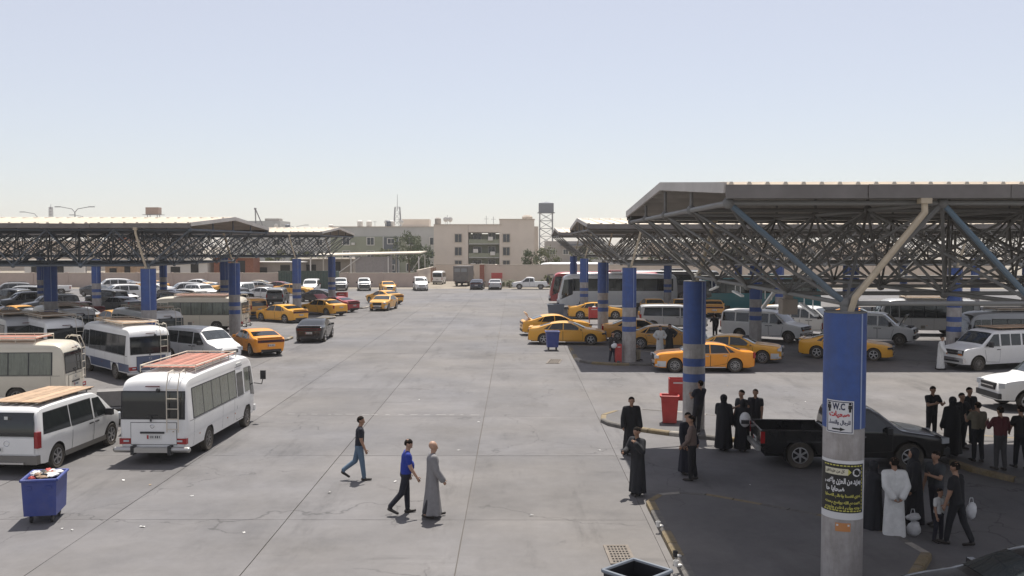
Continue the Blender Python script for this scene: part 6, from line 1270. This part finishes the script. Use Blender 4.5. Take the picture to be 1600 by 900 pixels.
M_BINB = mat('blue_bin_plastic', (0.018, 0.045, 0.24), 0.45, var=0.08, dirt=0.2); M_BINN = mat('navy_bin_plastic', (0.035, 0.05, 0.10), 0.5, dirt=0.3); M_BINK = mat('black_bin_plastic', (0.012, 0.012, 0.016), 0.5); M_BINR = mat('red_bin_plastic', (0.47, 0.035, 0.035), 0.5, var=0.1, dirt=0.2); M_BING = mat('grey_bin_plastic', (0.13, 0.15, 0.18), 0.5)
M_TR = [mat('trash_white', (0.65, 0.64, 0.61), 0.7), mat('trash_red', (0.40, 0.05, 0.04), 0.6), mat('trash_brown', (0.25, 0.17, 0.11), 0.8), mat('trash_black', (0.02, 0.02, 0.02), 0.5)]
def bin_(label, loc, rz, m, w_=.78, d_=1.1, h=.86, tp=.84, full=False, wheels_=True, rim=None):
    r = thing('wheeled_bin', label, 'bin', loc, rz); z0_ = .20 if wheels_ else .02; t = .035
    def ring(w2, d2, z): return [(-w2, -d2, z), (w2, -d2, z), (w2, d2, z), (-w2, d2, z)]
    o0, o1 = ring(w_ / 2 * tp, d_ / 2 * tp, z0_), ring(w_ / 2, d_ / 2, z0_ + h); i1, i0 = ring(w_ / 2 - t, d_ / 2 - t, z0_ + h), ring(w_ / 2 * tp - t, d_ / 2 * tp - t, z0_ + .05)
    mb = MB(); mb.add(o0 + o1 + i1 + i0, [(k, (k + 1) % 4, 4 + (k + 1) % 4, 4 + k) for k in range(4)] + [(4 + k, 4 + (k + 1) % 4, 8 + (k + 1) % 4, 8 + k) for k in range(4)] + [(8 + k, 8 + (k + 1) % 4, 12 + (k + 1) % 4, 12 + k) for k in range(4)] + [(12, 13, 14, 15), (3, 2, 1, 0)])
    mb.build('bin_body', m, r)
    rm_ = MB(); z = z0_ + h
    for a, b in zip(o1, o1[1:] + o1[:1]): rm_.cyl((a[0] * 1.02, a[1] * 1.02, z), (b[0] * 1.02, b[1] * 1.02, z), .035, n=8)
    rm_.build('rim', rim or m, r, 40)
    for s in (-1, 1): MB().box((s * w_ * .28, -d_ / 2 * 0.985, z0_ + h * .80), (.10, .05, .06)).build('grip', m, r)
    if wheels_:
        for x in (-1, 1):
            for y in (-1, 1):
                wl = MB(); wl.lathe([(0, -.025), (.085, -.025), (.095, 0), (.085, .025), (0, .025)], axis='X', n=14); wl.box((0, 0, .12), (.05, .05, .1)); wl.build('caster', M_PLAST, r, 40, loc=(x * w_ * .30, y * d_ * .30, .097))
    if full:
        rr = random.Random(5); q = 0
        for k in range(16):
            x, y = rr.uniform(-.36, .36) * w_, rr.uniform(-.38, .38) * d_; tb_ = MB(); tb_.sphere((0, 0, 0), (rr.uniform(.06, .17), rr.uniform(.06, .16), rr.uniform(.04, .09)), 8, 5); tb_.v = [(a * rr.uniform(.8, 1.2), b * rr.uniform(.8, 1.2), c * rr.uniform(.6, 1.3)) for a, b, c in tb_.v]; tb_.build('rubbish', rr.choice([M_TR[0], M_TR[0], M_TR[1], M_TR[2], M_TR[3]]), r, loc=(x, y, z0_ + h - .02 + rr.uniform(0, .06)), rz=rr.uniform(0, 6))
    return r
b1 = bin_('blue wheeled bin heaped with rubbish in the left foreground', (-11.15, 22.45, 0), R(12), M_BINB, .76, 1.02, .84, .92, True)
ms = MB(); 
for k in range(5): ms.sphere((-.12 + k * .055, -.475, .88 + .02 * math.sin(k * 2)), (.05, .012, .06), 8, 5)
ms.build('dark_stain', M_BINK, b1, 50)
bin_('dark blue wheeled bin between the white minivan and the minibus', (-13.0, 33.4, 0), R(12), M_BINN, 1.0, 1.2, 1.0, .78)
bin_('black open bin at the bottom edge, seen from above', (1.98, 15.45, 0), R(44), M_BINK, .78, .78, .98, .85, rim=M_BING)
bin_('blue wheeled bin beside the orange-yellow taxi on the right', tuple(G(863, 547)), R(4), M_BINB, .80, .8, .95, .82)
bin_('grey bin by the front of the white coach', (3.6, 86.3, 0), R(0), M_BING, 1.5, 1.0, .9, .86)
rb1 = G(1046, 660, .14)
bin_('red plastic bin in the sun beside the banded column', tuple(rb1), R(-8), M_BINR, .62, .62, .95, .78, wheels_=False)
def red_box(label, loc, rz, w_=.55, h=.75, leg=.62, full=False):
    r = thing('litter_box', label, 'bin', loc, rz); mb = MB(); z = leg; t = .02; w2 = w_ / 2
    mb.box((0, -w2 * .8, z + h / 2), (w_, t, h)).box((0, w2 * .8, z + h / 2), (w_, t, h)).box((-w2, 0, z + h / 2), (t, w2 * 1.6, h)).box((w2, 0, z + h / 2), (t, w2 * 1.6, h)).box((0, 0, z + .02), (w_, w2 * 1.6, t)); mb.build('box', M_BINR, r)
    MB().box((0, -w2 * .8 - .015, z + h * .82), (w_ * .55, .01, .05)).build('label_strip', M_PLATE, r)
    for x in (-1, 1):
        for y in (-1, 1): MB().box((x * w2 * .88, y * w2 * .7, leg / 2 + .02), (.035, .035, leg + .04)).build('leg', M_BINR, r)
    if full: MB().sphere((0, 0, z + h), (.16, .14, .10), 10, 6).build('rubbish', M_TR[0], r, 60)
red_box('tall red litter box on legs behind the red bin', (rb1.x + .35, rb1.y + .45, .14), R(-5), .6, .78, .75); red_box('red litter box on legs beside the second banded column', tuple(G(928, 507)), 0, .85, .85, .55, True); red_box('red litter box by the kerb beside the seated man', tuple(G(966, 566, .14)), R(10), .3, .9, .1)
red_box('small red box fixed on legs beside the left banded column', tuple(G(350, 514)), 0, .72, .8, .65); red_box('red board-like box beside the farther left column', tuple(G(535, 482)), 0, 1.0, 1.05, .6)
# cardboard cart behind the minivan
cb = thing('handcart', 'grey handcart of cardboard between the minivan and the cream minibus', 'cart', (-14.6, 34.6, 0), R(20)); MB().box((0, 0, .95), (1.1, .7, .55)).build('box', mat('grey_cardboard', (0.20, 0.19, 0.18), 0.9, var=0.15), cb); MB().box((0, 0, .62), (1.3, .8, .06)).build('tray', M_POLE, cb)
for s in (-1, 1): MB().lathe([(0, -.02), (.28, -.02), (.30, 0), (.28, .02), (0, .02)], axis='Y', n=18).build('wheel', M_TYRE, cb, 40, loc=(.1, s * .44, .30)); MB().cyl((-.6, s * .3, .62), (-.6, s * .3, .02), .02, n=6).build('leg', M_POLE, cb); MB().cyl((.6, s * .3, .65), (1.2, s * .3, .95), .02, n=6).build('shaft', M_POLE, cb)
# drain gratings
def grate(label, loc, w_, d_, rz, nx, ny):
    r = thing('drain_grate', label, 'drain grate', (loc[0], loc[1], .006), rz); MB().box((0, 0, -.001), (w_, d_, .003)).build('pit', M_DARKV, r)
    M_ = mat('cast_grate', (0.17, 0.145, 0.12), 0.8, var=0.2)
    for k in range(nx + 1): MB().box((-w_ / 2 + w_ * k / nx, 0, .008), (w_ / nx * .38, d_, .012)).build('bar', M_, r)
    for k in range(ny + 1): MB().box((0, -d_ / 2 + d_ * k / ny, .0095), (w_, d_ / ny * .38, .012)).build('cross_bar', M_, r)
    f = MB(); [f.box((s * (w_ / 2 + .03), 0, .009), (.06, d_ + .12, .02)) for s in (-1, 1)]; [f.box((0, s * (d_ / 2 + .03), .0085), (w_, .06, .02)) for s in (-1, 1)]; f.build('frame', M_, r)
g_ = G(968, 867); grate('rusty square-holed drain grate by the near right kerb', g_, .42, 1.1, R(2), 6, 7); g_ = G(866, 565); grate('worn drain grate on the drive left of the taxi island', g_, .6, 1.8, R(-8), 5, 8)
# litter scraps
M_PAPER = mat('paper_scrap', (0.66, 0.65, 0.62), 0.8)
LIT = [(113, 829, 'pale scrap just right of the blue bin, farther of two'), (97, 827, 'pale scrap touching the shadow of the blue bin'), (222, 824, 'white scrap on the cross joint right of the blue bin'), (193, 751, 'white scrap in front of the minibus shadow'), (235, 758, 'tiny scrap below the minibus rear bumper'), (381, 833, 'grey scrap near the bottom of the left joint'), (618, 753, 'pale scrap left of the blue-shirted man'), (717, 704, 'white scrap right of the robed walker'), (748, 660, 'pale scrap on the drive beyond the walkers'), (655, 625, 'small pale scrap on the drive behind the walkers'), (770, 470, 'pale scrap far up the drive'), (682, 498, 'pale scrap mid-drive right of the black saloon'), (641, 498, 'white scrap near the nearest oncoming taxi'), (780, 520, 'pale scrap mid-drive left of the blue bin'), (936, 704, 'white scrap left of the black-robed person'), (1172, 759, 'pale scrap in the shade near the pickup wheel'), (1148, 786, 'white paper sheet on the shaded paving by the kerb line'), (1258, 628, 'pale scrap on the sunlit paving behind the pickup'), (1136, 603, 'pale scrap in the sun below the orange taxi'), (830, 806, 'pale scrap on the drive left of the near kerb'), (672, 478, 'tiny scrap on the drive by the far taxis'), (1476, 650, 'pale scrap in the sun behind the phone reader'), (515, 770, 'grey scrap below the jeans walker'), (300, 776, 'grey scrap between the minibus and the walkers')]
M_SCR = [M_PAPER, M_PAPER, mat('scrap_grey', (0.34, 0.33, 0.31), 0.8), mat('scrap_brown', (0.28, 0.21, 0.14), 0.8)]
rr = random.Random(9)
for i, (px, py, lb) in enumerate(LIT):
    g = G(px, py); s = rr.uniform(.03, .075) * (2.2 if 'sheet' in lb else 1); mb = MB(); n = 7; pts = []; el = rr.uniform(.35, .9)
    for a in range(n): t = 6.283 * a / n; pts.append((s * math.cos(t) * rr.uniform(.5, 1.3), s * el * math.sin(t) * rr.uniform(.5, 1.3), rr.uniform(.004, .03)))
    mb.add(pts + [(s * .2, 0, rr.uniform(.015, .04))], [(a, (a + 1) % n, n) for a in range(n)])
    tag(mb.build('paper_scrap', rr.choice(M_SCR) if 'white' not in lb else M_PAPER, None, loc=(g.x, g.y, .006), rz=rr.uniform(0, 6)), lb, 'litter', 'litter scraps on the concrete')
# broken box and cups on the near kerb
for (px, py, lb) in ((1028, 823, 'crushed cup on the near right kerb'), (1055, 870, 'small dark bottle standing on the near right kerb'), (1056, 885, 'crumpled foil wrapper on the near right kerb')):
    g = G(px, py, .14); r = thing('litter', lb, 'litter', g); MB().lathe([(.04, 0), (.055, .12), (.05, .12), (.035, .01)], n=10).build('cup', M_PAPER if 'bottle' not in lb else M_PLAST, r, 40); MB().box((.07, .03, .015), (.10, .08, .03), rz=.4).build('lid', M_TR[0], r)

# ---------------------------------------------------------------- posters on the near column (bent round it)
CX, CY, CR = 6.15, 17.9, COL_R
M_PWH = mat('poster_white', (0.62, 0.62, 0.62), 0.6); M_PBK = mat('poster_black', (0.012, 0.012, 0.012), 0.5); M_PYE = mat('poster_yellow', (0.50, 0.47, 0.10), 0.6); M_PRD = mat('poster_red', (0.45, 0.03, 0.04), 0.6); M_PNV = mat('poster_navy', (0.02, 0.025, 0.07), 0.6); M_PCR = mat('poster_cream', (0.58, 0.55, 0.42), 0.6); M_POR = mat('sticker_orange', (0.50, 0.22, 0.08), 0.6)
A0 = math.atan2(-CY, -CX) + R(3)      # angle of the column side that faces the walkway
def bend(v, off, rot=0.0):
    x, z = v[0], v[1]; a = A0 + x / CR; r = CR + off; return (CX + r * math.cos(a), CY + r * math.sin(a), z)
def sheet(x0, x1, z0_, z1_, off, tilt=0.0, n=10):
    pts = []
    for i in range(n + 1):
        x = x0 + (x1 - x0) * i / n; pts.append([bend((x, z0_ + tilt * x), off), bend((x, z1_ + tilt * x), off)])
    return MB().grid(pts, flip=False)
FORMS = {'ا': 'ﺍﺎ', 'أ': 'ﺃﺄ', 'ب': 'ﺏﺐﺑﺒ', 'ت': 'ﺕﺖﺗﺘ', 'ة': 'ﺓﺔ', 'ج': 'ﺝﺞﺟﺠ', 'ح': 'ﺡﺢﺣﺤ', 'خ': 'ﺥﺦﺧﺨ', 'د': 'ﺩﺪ', 'ذ': 'ﺫﺬ', 'ر': 'ﺭﺮ', 'ز': 'ﺯﺰ', 'س': 'ﺱﺲﺳﺴ', 'ش': 'ﺵﺶﺷﺸ', 'ص': 'ﺹﺺﺻﺼ', 'ض': 'ﺽﺾﺿﻀ', 'ط': 'ﻁﻂﻃﻄ', 'ع': 'ﻉﻊﻋﻌ', 'غ': 'ﻍﻎﻏﻐ', 'ف': 'ﻑﻒﻓﻔ', 'ق': 'ﻕﻖﻗﻘ', 'ك': 'ﻙﻚﻛﻜ', 'ﻻ': 'ﻻﻼ', 'ل': 'ﻝﻞﻟﻠ', 'م': 'ﻡﻢﻣﻤ', 'ن': 'ﻥﻦﻧﻨ', 'ه': 'ﻩﻪﻫﻬ', 'و': 'ﻭﻮ', 'ي': 'ﻱﻲﻳﻴ', 'ى': 'ﻯﻰ', 'ء': 'ﺀ'}
def shape(s):
    out = []; s_ = list(s.replace('لا', 'ﻻ'))
    for i, c in enumerate(s_):
        if c not in FORMS: out.append(c); continue
        f = FORMS[c]; p = s_[i - 1] if i else ' '; n = s_[i + 1] if i + 1 < len(s_) else ' '
        jp = p in FORMS and len(FORMS[p]) == 4; jn = len(f) == 4 and n in FORMS and len(FORMS[n]) > 1
        if len(f) == 1: out.append(f)
        elif len(f) == 2: out.append(f[1] if jp else f[0])
        else: out.append(f[3] if jp and jn else f[1] if jp else f[2] if jn else f[0])
    return ''.join(out[::-1])
def text_on(parent, body, xc, z, w_, h, m, off, tilt=0.0, name='lettering', bold=0.0):
    c = bpy.data.curves.new('t', 'FONT'); c.body = body; c.align_x = 'CENTER'; c.offset = bold; c.resolution_u = 2
    o = bpy.data.objects.new('t', c); me = evaluated(o)
    co = np.array([v.co[:] for v in me.vertices]); lo, hi = co.min(0), co.max(0); sx_ = w_ / (hi[0] - lo[0]); sy_ = h / (hi[1] - lo[1])
    for v in me.vertices:
        x = (v.co.x - (lo[0] + hi[0]) / 2) * sx_ + xc; zz = (v.co.y - (lo[1] + hi[1]) / 2) * sy_ + z + tilt * x; v.co = bend((x, zz), off)
    me.materials.clear(); me.materials.append(m); o = bpy.data.objects.new(name, me); COL.objects.link(o); o.parent = parent; KIDS.setdefault(parent, []).append(o); return o
# sign for the lavatories
wc = thing('poster', 'white W.C sign with red Arabic lettering on the near column', 'sign', (0, 0, 0))
T = -0.03
sheet(-.345, .155, 3.02, 3.63, .016, T).build('paper', M_PWH, wc)
for a, b, c, d in ((-.325, .135, 3.04, 3.055), (-.325, .135, 3.595, 3.61), (-.325, -.310, 3.04, 3.61), (.120, .135, 3.04, 3.61)): sheet(a, b, c, d, .018, T).build('border', M_PNV, wc)
text_on(wc, 'W.C', -.11, 3.52, .22, .13, M_PNV, .0205, T, bold=.035); text_on(wc, shape('صحيات'), -.10, 3.37, .36, .13, M_PRD, .0205, T, bold=.05); text_on(wc, shape('للرجال والنساء'), -.10, 3.22, .39, .10, M_PNV, .0205, T, bold=.035)
sheet(-.22, -.08, 3.085, 3.115, .0205, T).build('arrow_shaft', M_PBK, wc); MB().add([bend((-.08, 3.065 + T * -.08), .0205), bend((.01, 3.10), .0205), bend((-.08, 3.135 + T * -.08), .0205)], [(0, 1, 2)]).build('arrow_head', M_PBK, wc)
for xx in (-.275, .085):
    MB().add([bend((xx + .025 * math.cos(t * .5236), 3.575 + .022 * math.sin(t * .5236)), .0205) for t in range(12)], [tuple(range(12))]).build('figure_head', M_PBK, wc)
    sheet(xx - .032, xx + .032, 3.48, 3.548, .0205, 0, 3).build('figure_body', M_PBK, wc); sheet(xx - .02, xx + .02, 3.42, 3.48, .0205, 0, 2).build('figure_legs', M_PBK, wc)
# black mourning banner
bn = thing('poster', 'black mourning banner with yellow and white Arabic writing on the near column', 'banner', (0, 0, 0))
sheet(-.52, .46, 1.42, 2.52, .008, -.02, 18).build('backing', M_PWH, bn); sheet(-.50, .40, 1.55, 2.46, .012, -.02, 18).build('cloth', M_PBK, bn)
for k in range(12):
    x = -.38 + k * .062
    for zz in (2.415, 1.575): sheet(x, x + .045, zz, zz + .022, .0150, -.02, 2).build('border_dash', M_PYE, bn)
for k in range(12): sheet(.345, .365, 1.62 + k * .066, 1.665 + k * .066, .0150, -.02, 1).build('border_dash', M_PYE, bn)
sheet(-.36, .07, 2.25, 2.37, .0150, -.02).build('scroll', M_PCR, bn); MB().add([bend((.07, 2.25), .0150), bend((.13, 2.31), .0150), bend((.07, 2.37), .0150)], [(0, 1, 2)]).build('scroll_tip', M_PYE, bn); text_on(bn, shape('كل من عليها فان'), -.16, 2.315, .34, .07, M_PBK, .0175, -.02, bold=.035)
MB().add([bend((.235 + .085 * math.cos(t * .3927), 2.30 + .075 * math.sin(t * .3927)), .0150) for t in range(16)], [tuple(range(16))]).build('medallion', M_PWH, bn)
text_on(bn, shape('الله'), .235, 2.30, .12, .08, M_PBK, .0175, -.02, bold=.05)
text_on(bn, shape('بمزيد من الحزن والاسى'), -.02, 2.13, .68, .14, M_PWH, .0160, -.02, bold=.05); text_on(bn, shape('ضحايا حا'), -.16, 1.98, .34, .12, M_PWH, .0160, -.02, bold=.05)
for i_, tx in enumerate(('نعزي انفسنا واهالي الضحايا', 'تغمدهم الله بواسع رحمته', 'جنته ويلهم اهلهم وذويهم')): text_on(bn, shape(tx), -.02, 1.855 - i_ * .095 - (.03 if i_ else 0), .66, .085, M_PYE, .0160, -.02, bold=.05)
st = thing('sticker', 'small orange sticker low on the near column', 'sticker', (0, 0, 0)); sheet(-.14, .13, 1.20, 1.36, .007, 0).build('paper', M_POR, st); [sheet(x, x + .035, 1.30, 1.335, .010, 0, 2).build('spot', M_PWH, st) for x in (-.12, .075)]
bpy.data.scenes.remove(SCR)

# ---------------------------------------------------------------- dusty air
hz = MB().box((0, 250, 14.2), (900, 620, 30.6)).build('haze', None); tag(hz, kind='stuff')
hz.data.materials.clear(); hm = bpy.data.materials.new('dusty_air'); hm.use_nodes = True; ht = hm.node_tree; ht.nodes.clear()
ho = ht.nodes.new('ShaderNodeOutputMaterial'); hv = ht.nodes.new('ShaderNodeVolumePrincipled'); hv.inputs['Color'].default_value = (0.93, 0.91, 0.88, 1); hv.inputs['Density'].default_value = 0.00032; hv.inputs['Anisotropy'].default_value = 0.3
ht.links.new(hv.outputs[0], ho.inputs['Volume']); hz.data.materials.append(hm)
sc.cycles.volume_bounces = 0
